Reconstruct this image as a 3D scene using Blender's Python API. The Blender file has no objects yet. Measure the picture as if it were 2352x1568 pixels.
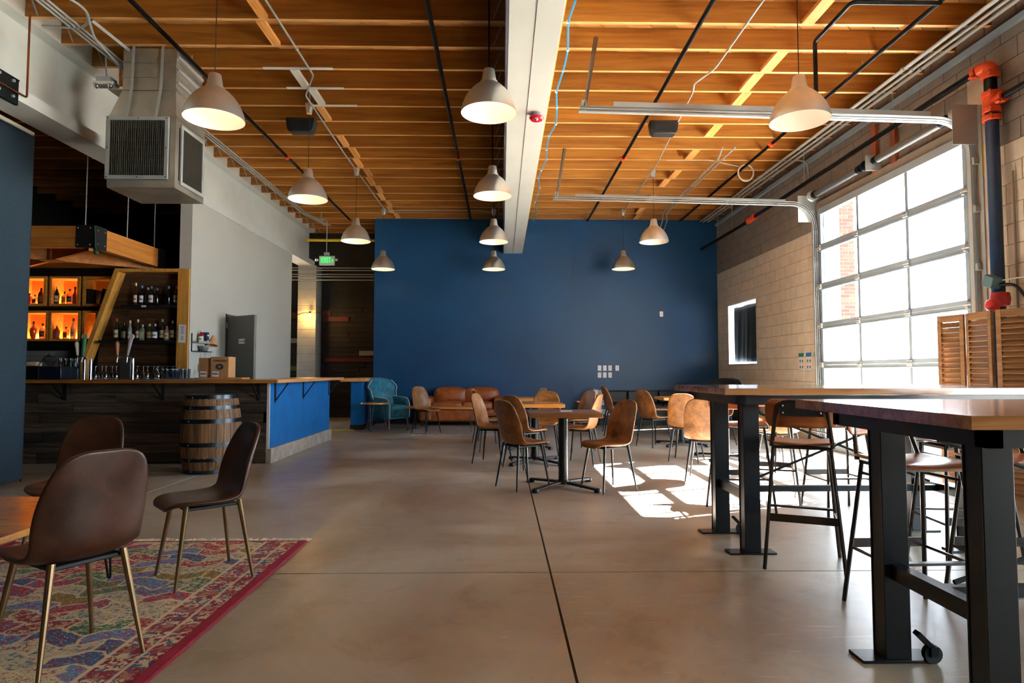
import bpy, math, random
from math import sin, cos, pi, radians as R, atan2, hypot
from mathutils import Vector as V, Matrix as MX
random.seed(7)
S = bpy.context.scene
COL = S.collection
# ---------------------------------------------------------------- camera
cam_d = bpy.data.cameras.new('camera'); cam = bpy.data.objects.new('camera', cam_d); COL.objects.link(cam)
cam_d.sensor_width = 36.0; cam_d.lens = 36.0 * 1440 / 2352; cam_d.clip_start = .05; cam_d.clip_end = 400
cam.location = (0, 0, 1.165)
cam.rotation_euler = (pi / 2 + math.atan(69 / 1440), 0, -math.atan(24 / 1440))
S.camera = cam
# ---------------------------------------------------------------- world, sun, exposure
W = bpy.data.worlds.new('sky'); S.world = W; W.use_nodes = True
bg = W.node_tree.nodes['Background']
bg.inputs[0].default_value = (.74, .87, 1, 1); bg.inputs[1].default_value = 7.5
sd = bpy.data.lights.new('sun', 'SUN'); sun = bpy.data.objects.new('sun', sd); COL.objects.link(sun)
sd.energy = 85; sd.angle = R(.6); sd.color = (1, .98, .96)
sun.location = (20, 10, 20)
sun.rotation_euler = V((-1.09, -.436, -1)).to_track_quat('-Z', 'Y').to_euler()
def portal(name, loc, sx, sy, rot):
    l = bpy.data.lights.new(name, 'AREA'); l.shape = 'RECTANGLE'; l.size = sx; l.size_y = sy
    l.cycles.is_portal = True
    o = bpy.data.objects.new(name, l); COL.objects.link(o); o.location = loc; o.rotation_euler = rot
portal('door_portal', (5.22, 7.98, 1.83), 3.6, 3.0, (0, R(90), 0))
portal('fill_opening_portal', (5.22, 1.2, 1.95), 3.1, 2.8, (0, R(90), 0))  # portal of an added, unseen opening that fills the left foreground
S.view_settings.view_transform = 'Standard'
try: S.view_settings.look = 'None'
except Exception: pass
S.view_settings.exposure = 1.55; S.view_settings.gamma = 1; S.view_settings.use_curve_mapping = False
S.cycles.max_bounces = 10; S.cycles.diffuse_bounces = 6; S.cycles.transparent_max_bounces = 16
S.cycles.sample_clamp_indirect = 6; S.cycles.caustics_reflective = False; S.cycles.caustics_refractive = False
# ---------------------------------------------------------------- material helpers
def lin(c):
    return tuple(((x / 12.92) if x <= .04045 else ((x + .055) / 1.055) ** 2.4) for x in c)
def hx(s):
    s = s.lstrip('#'); return lin([int(s[i:i + 2], 16) / 255 for i in (0, 2, 4)]) + (1,)
class NT:
    def __init__(s, name):
        s.m = bpy.data.materials.new(name); s.m.use_nodes = True; s.t = s.m.node_tree
        s.p = s.t.nodes['Principled BSDF']; s.o = s.t.nodes['Material Output']
    def n(s, ty, ins={}, **kw):
        x = s.t.nodes.new('ShaderNode' + ty)
        for k, v in kw.items(): setattr(x, k, v)
        for k, v in ins.items():
            sk = x.inputs[k]
            if isinstance(v, bpy.types.NodeSocket): s.t.links.new(v, sk)
            else: sk.default_value = v
        return x
    def L(s, a, b): s.t.links.new(a, b)
    def P(s, **kw):
        names = dict(c='Base Color', r='Roughness', m='Metallic', n='Normal', ec='Emission Color', es='Emission Strength',
                     t='Transmission Weight', coat='Coat Weight', cr='Coat Roughness', a='Alpha', ior='IOR', sh='Sheen Weight', sp='Specular IOR Level')
        for k, v in kw.items():
            sk = s.p.inputs[names[k]]
            if isinstance(v, bpy.types.NodeSocket): s.t.links.new(v, sk)
            else: sk.default_value = v
    def ramp(s, fac, stops, interp='LINEAR'):
        r = s.n('ValToRGB', {0: fac}); cr = r.color_ramp; cr.interpolation = interp
        while len(cr.elements) > 1: cr.elements.remove(cr.elements[-1])
        cr.elements[0].position = stops[0][0]; cr.elements[0].color = stops[0][1]
        for p, c in stops[1:]:
            e = cr.elements.new(p); e.color = c
        return r.outputs[0]
    def mix(s, f, a, b, bt='MIX'):
        x = s.n('Mix', data_type='RGBA', blend_type=bt)
        for i, v in ((0, f), (6, a), (7, b)):
            if isinstance(v, bpy.types.NodeSocket): s.L(v, x.inputs[i])
            else: x.inputs[i].default_value = v
        return x.outputs[2]
    def math(s, op, a, b=0.0, c=0.0):
        x = s.n('Math', operation=op)
        for i, v in enumerate((a, b, c)):
            if isinstance(v, bpy.types.NodeSocket): s.L(v, x.inputs[i])
            else: x.inputs[i].default_value = v
        return x.outputs[0]
    def co(s, scale=(1, 1, 1), rot=(0, 0, 0), rnd=0.0, src='Object'):
        tc = s.n('TexCoord').outputs[src]
        if rnd:
            oi = s.n('ObjectInfo').outputs['Random']
            mu = s.n('VectorMath', {0: (37.1 * rnd, 53.3 * rnd, 71.7 * rnd)}, operation='SCALE'); s.L(oi, mu.inputs['Scale'])
            tc = s.n('VectorMath', {0: tc, 1: mu.outputs[0]}, operation='ADD').outputs[0]
        return s.n('Mapping', {0: tc, 2: rot, 3: scale}).outputs[0]
    def noise(s, vec, scale=5, det=4, rough=.55, dist=0.0):
        return s.n('TexNoise', {'Vector': vec, 'Scale': scale, 'Detail': det, 'Roughness': rough, 'Distortion': dist}).outputs[0]
    def bump(s, h, st=.2, d=.01):
        return s.n('Bump', {'Height': h, 'Strength': st, 'Distance': d}).outputs[0]
MC = {}
def flat(name, c, r=.5, m=0.0, **kw):
    if name in MC: return MC[name]
    t = NT(name); t.P(c=hx(c), r=r, m=m, **kw); MC[name] = t.m; return t.m
def paint(name, c, r=.6, var=.12, sc=3, bump=.08, fine=60):
    if name in MC: return MC[name]
    t = NT(name); v = t.co()
    n1 = t.noise(v, sc, 5); n2 = t.noise(v, fine, 3)
    a = hx(c); d = tuple(x * (1 - var * 1.6) for x in a[:3]) + (1,); l = tuple(min(1, x * (1 + var)) for x in a[:3]) + (1,)
    t.P(c=t.ramp(n1, [(.3, d), (.7, l)]), r=r, n=t.bump(n2, bump, .004)); MC[name] = t.m; return t.m
def wood(name, cs, axis='X', sc=1.0, r=.5, rnd=1.0, coat=0.0, knots=True, vary=.25, bump=.15, fin=.45, sp=.44):
    """cs: dark..light colours; grain runs along axis"""
    if name in MC: return MC[name]
    t = NT(name); lo, hi = 1.2 * sc, 22 * sc
    scv = {'X': (lo, hi, hi), 'Y': (hi, lo, hi), 'Z': (hi, hi, lo)}[axis]
    v = t.co(scv, rnd=rnd)
    g = t.noise(v, 1.0, 6, .65, .6)
    fine = t.noise(t.co(tuple(x * 4 for x in scv), rnd=rnd), 1.0, 3, .6)
    k = len(cs)
    col = t.ramp(g, [(.5 - sp / 2 + sp * i / (k - 1), hx(c)) for i, c in enumerate(cs)])
    col = t.mix(t.math('MULTIPLY', fine, fin), col, hx(cs[0]))
    if knots:
        kv = t.co({'X': (1.1, 5, 5), 'Y': (5, 1.1, 5), 'Z': (5, 5, 1.1)}[axis], rnd=rnd)
        kn = t.n('TexVoronoi', {'Vector': kv, 'Scale': 1.0}).outputs['Distance']
        kf = t.ramp(kn, [(.0, (1, 1, 1, 1)), (.10, (0, 0, 0, 1))])
        col = t.mix(t.math('MULTIPLY', kf, .7), col, hx(cs[0]))
    oi = t.n('ObjectInfo').outputs['Random']
    br = t.math('MULTIPLY_ADD', oi, vary * 2, 1 - vary)
    col = t.n('HueSaturation', {'Color': col, 'Value': br}).outputs[0]
    t.P(c=col, r=r, n=t.bump(fine, bump, .003), coat=coat, cr=.12)
    MC[name] = t.m; return t.m
def metal(name, c, r=.35, var=.1, sc=8, an=None, m=1.0):
    if name in MC: return MC[name]
    t = NT(name); v = t.co(an or (1, 1, 1)); n = t.noise(v, sc, 5)
    a = hx(c); d = tuple(x * (1 - var * 2) for x in a[:3]) + (1,)
    t.P(c=t.ramp(n, [(.3, d), (.7, a)]), m=m, r=t.math('MULTIPLY_ADD', n, .25, r - .1)); MC[name] = t.m; return t.m
def emit(name, c, s):
    if name in MC: return MC[name]
    t = NT(name); t.P(c=hx(c), ec=hx(c), es=s); MC[name] = t.m; return t.m
def pane_mat(name, tint='ffffff', refl=1.0, ior=1.45):
    """thin clear glass: transparent body with a Fresnel reflection"""
    if name in MC: return MC[name]
    t = NT(name); fr = t.n('Fresnel', {0: ior}).outputs[0]
    tr = t.n('BsdfTransparent', {0: hx(tint)}).outputs[0]; gl = t.n('BsdfGlossy', {0: (1, 1, 1, 1), 1: .03}).outputs[0]
    bf = t.math('SUBTRACT', 1.0, t.n('NewGeometry').outputs['Backfacing'])
    mx = t.n('MixShader', {0: t.math('MULTIPLY', t.math('MULTIPLY', fr, refl), bf), 1: tr, 2: gl}).outputs[0]
    t.L(mx, t.o.inputs[0]); MC[name] = t.m; return t.m
# ---- the materials of the place
def concrete_floor():
    t = NT('polished_concrete'); v = t.co()
    a = t.noise(v, .55, 6, .6, .8); b = t.noise(v, 2.6, 8, .68, .5); f = t.noise(v, 14, 6, .7); sp = t.noise(v, 95, 2)
    c = t.ramp(a, [(.32, hx('71604c')), (.47, hx('948876')), (.58, hx('aca79d')), (.72, hx('c3c1bb'))])
    c = t.mix(t.math('MULTIPLY', t.ramp(b, [(.38, (0, 0, 0, 1)), (.68, (1, 1, 1, 1))]), .5), c, hx('a89e90'))
    c = t.mix(t.ramp(b, [(.30, (.45, .45, .45, 1)), (.46, (0, 0, 0, 1))]), c, hx('765a40'))
    c = t.mix(t.ramp(f, [(.58, (0, 0, 0, 1)), (.85, (.4, .4, .4, 1))]), c, hx('c4b8a8'))
    c = t.mix(t.ramp(f, [(.26, (.5, .5, .5, 1)), (.36, (0, 0, 0, 1))]), c, hx('3c2f25'))
    c = t.mix(t.ramp(sp, [(.72, (0, 0, 0, 1)), (.80, (.35, .35, .35, 1))]), c, hx('6a594c'))
    r = t.math('MULTIPLY_ADD', f, .16, .26); r = t.math('MULTIPLY_ADD', a, .20, r)
    scr = t.noise(t.co((3, 40, 1), (0, 0, .5)), 1.0, 5, .7, 1.2); scr2 = t.noise(t.co((45, 4, 1), (0, 0, .3)), 1.0, 5, .7, 1.0)
    pa = t.ramp(t.noise(v, 1.7, 3), [(.48, (0, 0, 0, 1)), (.60, (1, 1, 1, 1))])
    c = t.mix(t.math('MULTIPLY', t.ramp(scr, [(.60, (0, 0, 0, 1)), (.66, (.7, .7, .7, 1))]), pa), c, hx('cdc4b8'))
    c = t.mix(t.ramp(scr2, [(.68, (0, 0, 0, 1)), (.72, (.45, .45, .45, 1))]), c, hx('cdc4b8'))
    c = t.mix(t.ramp(t.noise(v, 26, 3, .7), [(.24, (.8, .8, .8, 1)), (.28, (0, 0, 0, 1))]), c, hx('35281f'))
    t.P(c=c, r=t.math('SUBTRACT', r, .06), n=t.bump(t.math('ADD', b, t.math('MULTIPLY', f, .4)), .06, .01), sp=.6, coat=.35, cr=.3)
    return t.m
M_floor = concrete_floor()
M_joint = flat('joint_dark', '2a2019', .9)
M_joist_lit = wood('joist_lit_underside', ['b0783a', 'd6a062', 'e6bc84'], 'X', .7, .5, 1.0, vary=.08, fin=.2, knots=False)  # same fir lightened for the undersides: floor bounce put into the colour
M_joist = wood('joist_fir', ['63370e', '8f581a', 'ac7328', 'c28c42'], 'X', .7, .55, 1.0, vary=.12, fin=.28, sp=.7, bump=.08)
M_deck = wood('deck_fir', ['a56e2c', 'd29a52', 'e2b274'], 'X', 1.0, .6, 1.0, vary=.15)
M_block = wood('blocking_fir', ['b06a28', 'd99a50', 'e8b878'], 'Y', 1.0, .6, 1.0)
M_white = paint('white_painted_timber', 'dfe3df', .55, .07, 1.2, .15, 30)
M_whiteb = paint('white_beam_paint', 'd5dad6', .5, .06, .8, .1, 40)
M_grey = paint('pale_grey_wall', 'c3c4bd', .6, .03, .6, .05)
M_blue = paint('blue_wall_paint', '003d66', .45, .14, .7, .10, 50)
M_bluebar = paint('bright_blue_panel', '0c63a8', .42, .12, 4, .05)
M_beige = paint('beige_block_paint', 'c9c0b0', .75, .07, 6, .5, 45)
M_brown = paint('brown_block_paint', '7e766e', .75, .10, 6, .5, 45)
M_mortar_b = paint('mortar_beige', '9a8a74', .85, .05)
M_mortar_d = paint('mortar_brown', '554b43', .85, .05)
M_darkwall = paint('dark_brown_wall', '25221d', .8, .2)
M_black = flat('matte_black', '0b0b0c', .55)
M_steelblk = metal('black_steel', '2e3236', .45, .15)
M_galv = metal('galvanised_steel', 'b0b6b6', .5, .12, 3, m=.35)
M_galvd = metal('duct_steel', 'bcb6a8', .40, .22, 2.2, m=.8)
M_alu = NT('brushed_aluminium'); _n = M_alu.noise(M_alu.co((1, 1, 1)), 3, 3)
M_alu.P(c=M_alu.ramp(_n, [(.3, hx('cdc7bd')), (.7, hx('ebe7e0'))]), m=.86, r=.36); M_alu = M_alu.m
M_alurail = paint('painted_aluminium_rail', '8596a3', .4, .05)
M_chrome = metal('chrome', 'dfe2e6', .14, .04)
M_pipe = metal('black_iron_pipe', '2b2d2f', .4, .2)
M_pipenavy = flat('navy_riser_paint', '0e2d52', .28)
M_orange = flat('orange_coupling', 'd4491b', .4)
M_yellow = flat('yellow_paint', 'd3b51a', .45)
M_bluecable = flat('blue_cable', '1a86b4', .4)
M_copper = metal('copper_pipe', '9c5a34', .35)
M_rafterred = wood('red_brown_post', ['7a3a20', '9c5232', 'ad6240'], 'Z', 1, .7)
M_top = wood('honey_worktop', ['8a5220', 'b8782f', 'cf9248'], 'X', 1.0, .22, 0, coat=.4, knots=False)
M_topY = wood('honey_worktop_side', ['b07038', 'd39a5c', 'e2b27a'], 'Y', 1.0, .3, 0, coat=.3, knots=False)
M_tabletop = wood('walnut_tabletop', ['4a2b12', '7b4d24', 'a06c38'], 'X', 1.2, .28, 1, coat=.3, knots=False)
M_tabletop2 = wood('oak_tabletop', ['a8702c', 'c98a3f', 'd59c50'], 'X', 1.2, .25, 1, coat=.4, knots=False, fin=.25)
M_high = wood('high_table_oak', ['7c5030', '9f6f45', 'b98a5c'], 'X', 1.0, .13, 1, coat=.9, knots=False, vary=.05)
M_barn = wood('weathered_barn_plank', ['1d1610', '41352a', '5c4c3c', '6f5f4f'], 'X', 1.4, .7, 1.0, vary=.5, bump=.4)
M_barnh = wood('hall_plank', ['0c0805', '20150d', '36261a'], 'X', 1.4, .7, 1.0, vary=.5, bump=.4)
M_barnd = wood('dark_barn_plank', ['2a1a0e', '553a22', '7c5838'], 'X', 1.4, .6, 1.0, vary=.5, bump=.4)
M_frame = wood('golden_frame_wood', ['a86c22', 'd19a48', 'deb062'], 'Z', 1.0, .4, 1, knots=False, vary=.08)
M_beamw = wood('canopy_beam_wood', ['8c4c18', 'c07c34', 'd4954a'], 'X', .8, .5, 1, vary=.08)
M_beamy = wood('canopy_beam_wood_side', ['8c4c18', 'c07c34', 'd4954a'], 'Y', .8, .5, 1, vary=.08)
M_cubby = wood('cubby_wood', ['b5701c', 'd99a3e', 'e6b060'], 'X', 1.0, .45, 1, knots=False, vary=.08)
M_tile = flat('grey_subway_tile', '8b8d88', .25)
M_pane = pane_mat('clear_pane')
M_gls = pane_mat('drinking_glass', 'd4dce0', 5.0)
def leather(name, a, b, c, r=.42):
    t = NT(name); v = t.co(rnd=1); n = t.noise(v, 9, 8, .68, .4); f = t.n('TexVoronoi', {'Vector': v, 'Scale': 220.}).outputs['Distance']
    t.P(c=t.ramp(n, [(.3, hx(a)), (.5, hx(b)), (.72, hx(c))]), r=t.math('MULTIPLY_ADD', n, .25, r - .12), n=t.bump(f, .12, .002)); return t.m
M_lea = leather('tan_suede_leather', '4c2c0e', '7a4c1e', 'a06d34', .46)
M_lead = leather('dark_brown_leather', '28130a', '381c0d', '4a2814', .4)
M_sofa = leather('cognac_leather', '6a3414', '8e4a1e', 'a55e2c', .46)
M_teal = leather('teal_velvet', '0f4a60', '1c6a82', '3a8ba0', .7)
M_bronze = metal('bronze_leg', '8f7454', .4, .1)
M_legblk = flat('dark_blue_black_leg', '0c1117', .34, .2)
M_curtain = NT('curtain_navy')
_v = M_curtain.co(); _n = M_curtain.noise(_v, 160, 2)
M_curtain.P(c=M_curtain.ramp(_n, [(.3, hx('15242f')), (.7, hx('27404f'))]), r=.9, n=M_curtain.bump(_n, .3, .002)); M_curtain = M_curtain.m
# ---------------------------------------------------------------- mesh helpers
class MB:
    def __init__(s): s.v = []; s.f = []; s.mi = []; s.cur = 0
    def _add(s, vs, fs):
        b = len(s.v); s.v += [tuple(x) for x in vs]; s.f += [tuple(i + b for i in f) for f in fs]; s.mi += [s.cur] * len(fs); return s
    def box(s, x0, x1, y0, y1, z0, z1):
        return s._add([(x0, y0, z0), (x1, y0, z0), (x1, y1, z0), (x0, y1, z0), (x0, y0, z1), (x1, y0, z1), (x1, y1, z1), (x0, y1, z1)],
                      [(0, 3, 2, 1), (4, 5, 6, 7), (0, 1, 5, 4), (1, 2, 6, 5), (2, 3, 7, 6), (3, 0, 4, 7)])
    def bar(s, p0, p1, w, h, upv=(0, 0, 1)):
        p0, p1 = V(p0), V(p1); d = (p1 - p0).normalized(); u = V(upv)
        if abs(d.dot(u)) > .99: u = V((0, 1, 0))
        sx = d.cross(u).normalized() * (w / 2); sz = sx.cross(d).normalized() * (h / 2)
        vs = [p + a * sx + b * sz for p in (p0, p1) for a, b in ((-1, -1), (1, -1), (1, 1), (-1, 1))]
        return s._add(vs, [(0, 3, 2, 1), (4, 5, 6, 7), (0, 1, 5, 4), (1, 2, 6, 5), (2, 3, 7, 6), (3, 0, 4, 7)])
    def tube(s, pts, r, n=8, r1=None, caps=True):
        pts = [V(p) for p in pts]; k = len(pts); rings = []
        prev = None
        for i, p in enumerate(pts):
            d = (pts[min(i + 1, k - 1)] - pts[max(i - 1, 0)]).normalized()
            if prev is None:
                a = V((0, 0, 1)) if abs(d.z) < .9 else V((1, 0, 0)); u = d.cross(a).normalized()
            else:
                u = (prev - d * prev.dot(d)).normalized()
            w = d.cross(u); prev = u
            rr = r if r1 is None else r + (r1 - r) * i / (k - 1)
            rings.append([p + (u * cos(2 * pi * j / n) + w * sin(2 * pi * j / n)) * rr for j in range(n)])
        vs = [q for rg in rings for q in rg]; fs = []
        for i in range(k - 1):
            for j in range(n):
                a, b = i * n + j, i * n + (j + 1) % n; fs.append((a, b, b + n, a + n))
        if caps: fs += [tuple(range(n - 1, -1, -1)), tuple((k - 1) * n + j for j in range(n))]
        return s._add(vs, fs)
    def lathe(s, prof, n=20, c=(0, 0, 0), ax='Z'):
        vs = []; fs = []
        for r, z in prof:
            for j in range(n):
                a = 2 * pi * j / n; x, y = r * cos(a), r * sin(a)
                q = {'Z': (x, y, z), 'X': (z, x, y), 'Y': (x, z, y)}[ax]
                vs.append((c[0] + q[0], c[1] + q[1], c[2] + q[2]))
        for i in range(len(prof) - 1):
            for j in range(n):
                a, b = i * n + j, i * n + (j + 1) % n; fs.append((a, b, b + n, a + n))
        if prof[0][0] > 1e-4: fs.append(tuple(range(n - 1, -1, -1)))
        if prof[-1][0] > 1e-4: fs.append(tuple((len(prof) - 1) * n + j for j in range(n)))
        return s._add(vs, fs)
    def open_lathe(s, prof, n=24, c=(0, 0, 0)):
        b = len(s.f); s.lathe(prof, n, c)
        while len(s.f) and len(s.f[-1]) > 4: s.f.pop(); s.mi.pop()
        return s
    def prism(s, poly, a0, a1, ax='Z'):
        n = len(poly); q = {'Z': lambda p, a: (p[0], p[1], a), 'Y': lambda p, a: (p[0], a, p[1]), 'X': lambda p, a: (a, p[0], p[1])}[ax]
        vs = [q(p, a0) for p in poly] + [q(p, a1) for p in poly]
        fs = [tuple(range(n - 1, -1, -1)), tuple(range(n, 2 * n))] + [(i, (i + 1) % n, n + (i + 1) % n, n + i) for i in range(n)]
        return s._add(vs, fs)
    def grid(s, fn, nu, nv):
        vs = [fn(i / nu, j / nv) for i in range(nu + 1) for j in range(nv + 1)]
        fs = [(i * (nv + 1) + j, i * (nv + 1) + j + 1, (i + 1) * (nv + 1) + j + 1, (i + 1) * (nv + 1) + j) for i in range(nu) for j in range(nv)]
        return s._add(vs, fs)
    def sphere(s, c, r, n=12, sz=1.0):
        return s.lathe([(max(1e-5, r * sin(pi * i / 8)), -r * sz * cos(pi * i / 8)) for i in range(9)], n, c)
    def xf(s, m):
        s.v = [tuple(m @ V(p)) for p in s.v]; return s
    def mesh(s, name, mats, smooth=True, ang=35, off=(0, 0, 0)):
        me = bpy.data.meshes.new(name)
        me.from_pydata([(a - off[0], b - off[1], c - off[2]) for a, b, c in s.v], [], s.f)
        for m in (mats if isinstance(mats, (list, tuple)) else [mats]): me.materials.append(m)
        me.polygons.foreach_set('material_index', s.mi)
        me.update()
        if smooth:
            me.polygons.foreach_set('use_smooth', [True] * len(me.polygons)); me.set_sharp_from_angle(angle=R(ang))
        return me
    def build(s, name, mats, parent=None, bev=0, sol=0, sub=0, smooth=True, ang=35, solm=0):
        off = ORG.get(parent.name, (0, 0, 0)) if parent else (0, 0, 0)
        o = bpy.data.objects.new(name, s.mesh(name, mats, smooth, ang, off)); COL.objects.link(o)
        if parent: o.parent = parent; ORG[o.name] = off
        if sol:
            m = o.modifiers.new('s', 'SOLIDIFY'); m.thickness = sol; m.offset = 0
            if solm: m.material_offset = solm; m.material_offset_rim = 0
        if bev:
            m = o.modifiers.new('b', 'BEVEL'); m.width = bev; m.segments = 2; m.limit_method = 'ANGLE'
        if sub:
            m = o.modifiers.new('u', 'SUBSURF'); m.levels = sub; m.render_levels = sub
        return o
ORG = {}
def round_path(pts, r=.05, n=5):
    pts = [V(p) for p in pts]; out = [pts[0]]
    for i in range(1, len(pts) - 1):
        a, b, c = pts[i - 1], pts[i], pts[i + 1]
        d1 = (a - b); d2 = (c - b); q = min(r, d1.length * .45, d2.length * .45)
        s0 = b + d1.normalized() * q; s1 = b + d2.normalized() * q
        for k in range(n + 1):
            t = k / n; out.append(s0 * (1 - t) ** 2 + b * 2 * t * (1 - t) + s1 * t ** 2)
    out.append(pts[-1]); return out
def tag(o, label=None, cat=None, group=None, kind=None):
    if label: o['label'] = label
    if cat: o['category'] = cat
    if group: o['group'] = group
    if kind: o['kind'] = kind
    return o
def thing(name, label, cat, loc=(0, 0, 0), rz=0.0, group=None):
    o = bpy.data.objects.new(name, None); COL.objects.link(o); o.empty_display_size = .1
    o.location = loc; o.rotation_euler = (0, 0, rz); ORG[o.name] = tuple(loc) if rz == 0 else (0, 0, 0)
    return tag(o, label, cat, group)
def lthing(name, label, cat, loc=(0, 0, 0), rz=0.0, group=None):
    """thing whose parts are modelled in its own local frame"""
    o = thing(name, label, cat, loc, rz, group); ORG[o.name] = (0, 0, 0); return o
def shell(name, kind='structure', label=None):
    o = bpy.data.objects.new(name, None); COL.objects.link(o); ORG[o.name] = (0, 0, 0); o['kind'] = kind
    if label: o['label'] = label
    return o
def dup(root, loc, rz, label=None, group=None):
    r = root.copy(); COL.objects.link(r); r.location = loc; r.rotation_euler = (0, 0, rz)
    if label: r['label'] = label
    if group: r['group'] = group
    for ch in list(root.children):
        c = ch.copy(); COL.objects.link(c); c.parent = r
        for g in list(ch.children):
            d = g.copy(); COL.objects.link(d); d.parent = c
    return r
def text(body, size, mat, parent, loc, rot, name='lettering', ext=.0008, align='CENTER', w=1.0):
    cu = bpy.data.curves.new('txt', 'FONT'); cu.body = body; cu.size = size; cu.extrude = ext; cu.align_x = align; cu.align_y = 'CENTER'
    cu.resolution_u = 2; cu.space_character = 1.0
    to = bpy.data.objects.new('txt', cu); COL.objects.link(to)
    dg = bpy.context.evaluated_depsgraph_get(); dg.update()
    me = bpy.data.meshes.new_from_object(to.evaluated_get(dg)); bpy.data.objects.remove(to)
    off = V(ORG.get(parent.name, (0, 0, 0)))
    me.transform(MX.Translation(V(loc) - off) @ rot.to_4x4() @ MX.Diagonal((w, 1, 1, 1)))
    me.materials.clear(); me.materials.append(mat)
    o = bpy.data.objects.new(name, me); COL.objects.link(o); o.parent = parent; return o
FRONT = MX.Rotation(R(90), 3, 'X')                       # lettering that faces the camera (-Y)
# ================================================================ STRUCTURE
ZC = 4.66           # underside of the joists
XR = 4.954          # right wall face
DB = 14.25          # blue wall face
def rects_minus(rects, holes):
    out = rects
    for (h0, h1, g0, g1) in holes:
        nx = []
        for (a0, a1, b0, b1) in out:
            if a1 <= h0 or a0 >= h1 or b1 <= g0 or b0 >= g1: nx.append((a0, a1, b0, b1)); continue
            if a0 < h0: nx.append((a0, h0, b0, b1))
            if a1 > h1: nx.append((h1, a1, b0, b1))
            m0, m1 = max(a0, h0), min(a1, h1)
            if b0 < g0: nx.append((m0, m1, b0, g0))
            if b1 > g1: nx.append((m0, m1, g1, b1))
        out = nx
    return out
# ---- floor: poured bays with saw-cut joints
fl = MB().box(-9.2, XR + .2, -4.2, 17.2, -.2, -.004).build('floor', M_joint); tag(fl, 'brown polished concrete floor of large jointed bays', kind='structure')
xs = [-9.2, -7.1, -3.41, .285, 3.98, XR + .2]; ys = [-4.2, 0.02, 3.70, 7.37, 11.05, 17.2]
for i in range(5):
    for j in range(5):
        g = .006
        MB().box(xs[i] + g, xs[i + 1] - g, ys[j] + g, ys[j + 1] - g, -.004, 0).build('slab', M_floor, fl, smooth=False)
# ---- ceiling
ce = MB().box(-9.2, XR + .3, -4.2, 17.2, 4.915, 5.1).build('ceiling', M_deck); tag(ce, 'timber ceiling of open joists under diagonal boards', kind='structure')
import bmesh
def clip_poly(poly, x0, x1, y0, y1):
    for ax, val, sg in ((0, x0, 1), (0, x1, -1), (1, y0, 1), (1, y1, -1)):
        out = []
        for i in range(len(poly)):
            p, q = poly[i], poly[(i + 1) % len(poly)]
            ip, iq = (p[ax] - val) * sg >= 0, (q[ax] - val) * sg >= 0
            if ip: out.append(p)
            if ip != iq:
                t = (val - p[ax]) / (q[ax] - p[ax]); out.append((p[0] + t * (q[0] - p[0]), p[1] + t * (q[1] - p[1])))
        poly = out
        if len(poly) < 3: return []
    return poly
def diag(x0, x1, y0, y1, wd=.19):
    c = cos(pi / 4); step = wd / c; k = 0; s = x0 - (y1 - y0)
    while s < x1:
        poly = clip_poly([(s + .004, y0), (s + step - .004, y0), (s + step - .004 + (y1 - y0), y1), (s + .004 + (y1 - y0), y1)], x0, x1, y0, y1)
        if len(poly) >= 3:
            o = MB().prism(poly, 4.885 + .003 * (k % 2), 4.915).build('deck_board', M_deck, ce, smooth=False)
        s += step; k += 1
diag(-4.72, .03, 2.5, 16.5); diag(.48, XR, 2.5, 14.3)
y = 6.08 - .507 * 20; k = 0
while y < 16.4:
    for (a, b, yy) in ((-4.80, .04, 0), (.47, XR, 0), (-9.1, -5.08, .1)):
        if b < 0 and a < -5 and y < 2: continue
        if a > 0 and y > DB: continue
        o = MB().box(a, b, y + .018 + yy, y + .062 + yy, ZC, 4.885); o.mi[0] = 1; o.build('joist', [M_joist, M_joist_lit], ce, smooth=False)
    # solid blocking between joists, in two staggered lines
    if 1.5 < y < 13.8 and k not in (21, 25):
        xo = -2.46 + .055 * (k % 2)
        MB().box(xo, xo + .088, y + .062, y + .525, ZC - .004, ZC + .036).build('blocking', M_white if k in (22, 23) else M_block, ce, smooth=False)
    if 1.5 < y < 13.8 and k not in (20, 24, 26, 28, 31, 33):
        xo = 2.96 + .055 * (k % 2)
        MB().box(xo, xo + .125, y + .062, y + .525, ZC - .004, ZC + .036).build('blocking', M_block, ce, smooth=False)
    if y > 5:
        for xe in (-4.66, .0):
            sg = 1 if xe < -1 else -1
            MB().bar((xe, y + .01, ZC + .24), (xe + .09 * sg, y + .012, ZC + .01), .004, .018).build('joist_strap', M_galv, ce)
    y += .507; k += 1
for x0, x1, z in ((-2.95, -2.2, ZC), (-2.62, -2.1, ZC)):
    pass
MB().box(-2.75, -1.95, 7.088, 7.14, ZC - .006, ZC).box(-2.65, -1.95, 7.595, 7.645, ZC - .006, ZC).box(-2.5, -1.9, 8.1, 8.15, ZC - .006, ZC).build('white_paint_patch', M_white, ce)
# ---- central beam
tb = MB().box(.05, .47, -4, DB, 3.866, 4.95); tb = tb.build('trim_1', M_whiteb, bev=.006); tag(tb, 'massive white painted beam running down the middle of the ceiling', kind='structure')
MB().box(.258, .262, -4, DB, 3.862, 3.867).build('seam', M_joint, tb)
MB().box(.030, .050, -4, DB, 3.862, 4.62).build('steel_edge_strip', metal('edge_strip_steel', '6d6a78', .5), tb)
MB().box(.471, .477, -4, DB - .1, 3.87, 3.93).build('yellow_edge', M_yellow, tb)
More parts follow.
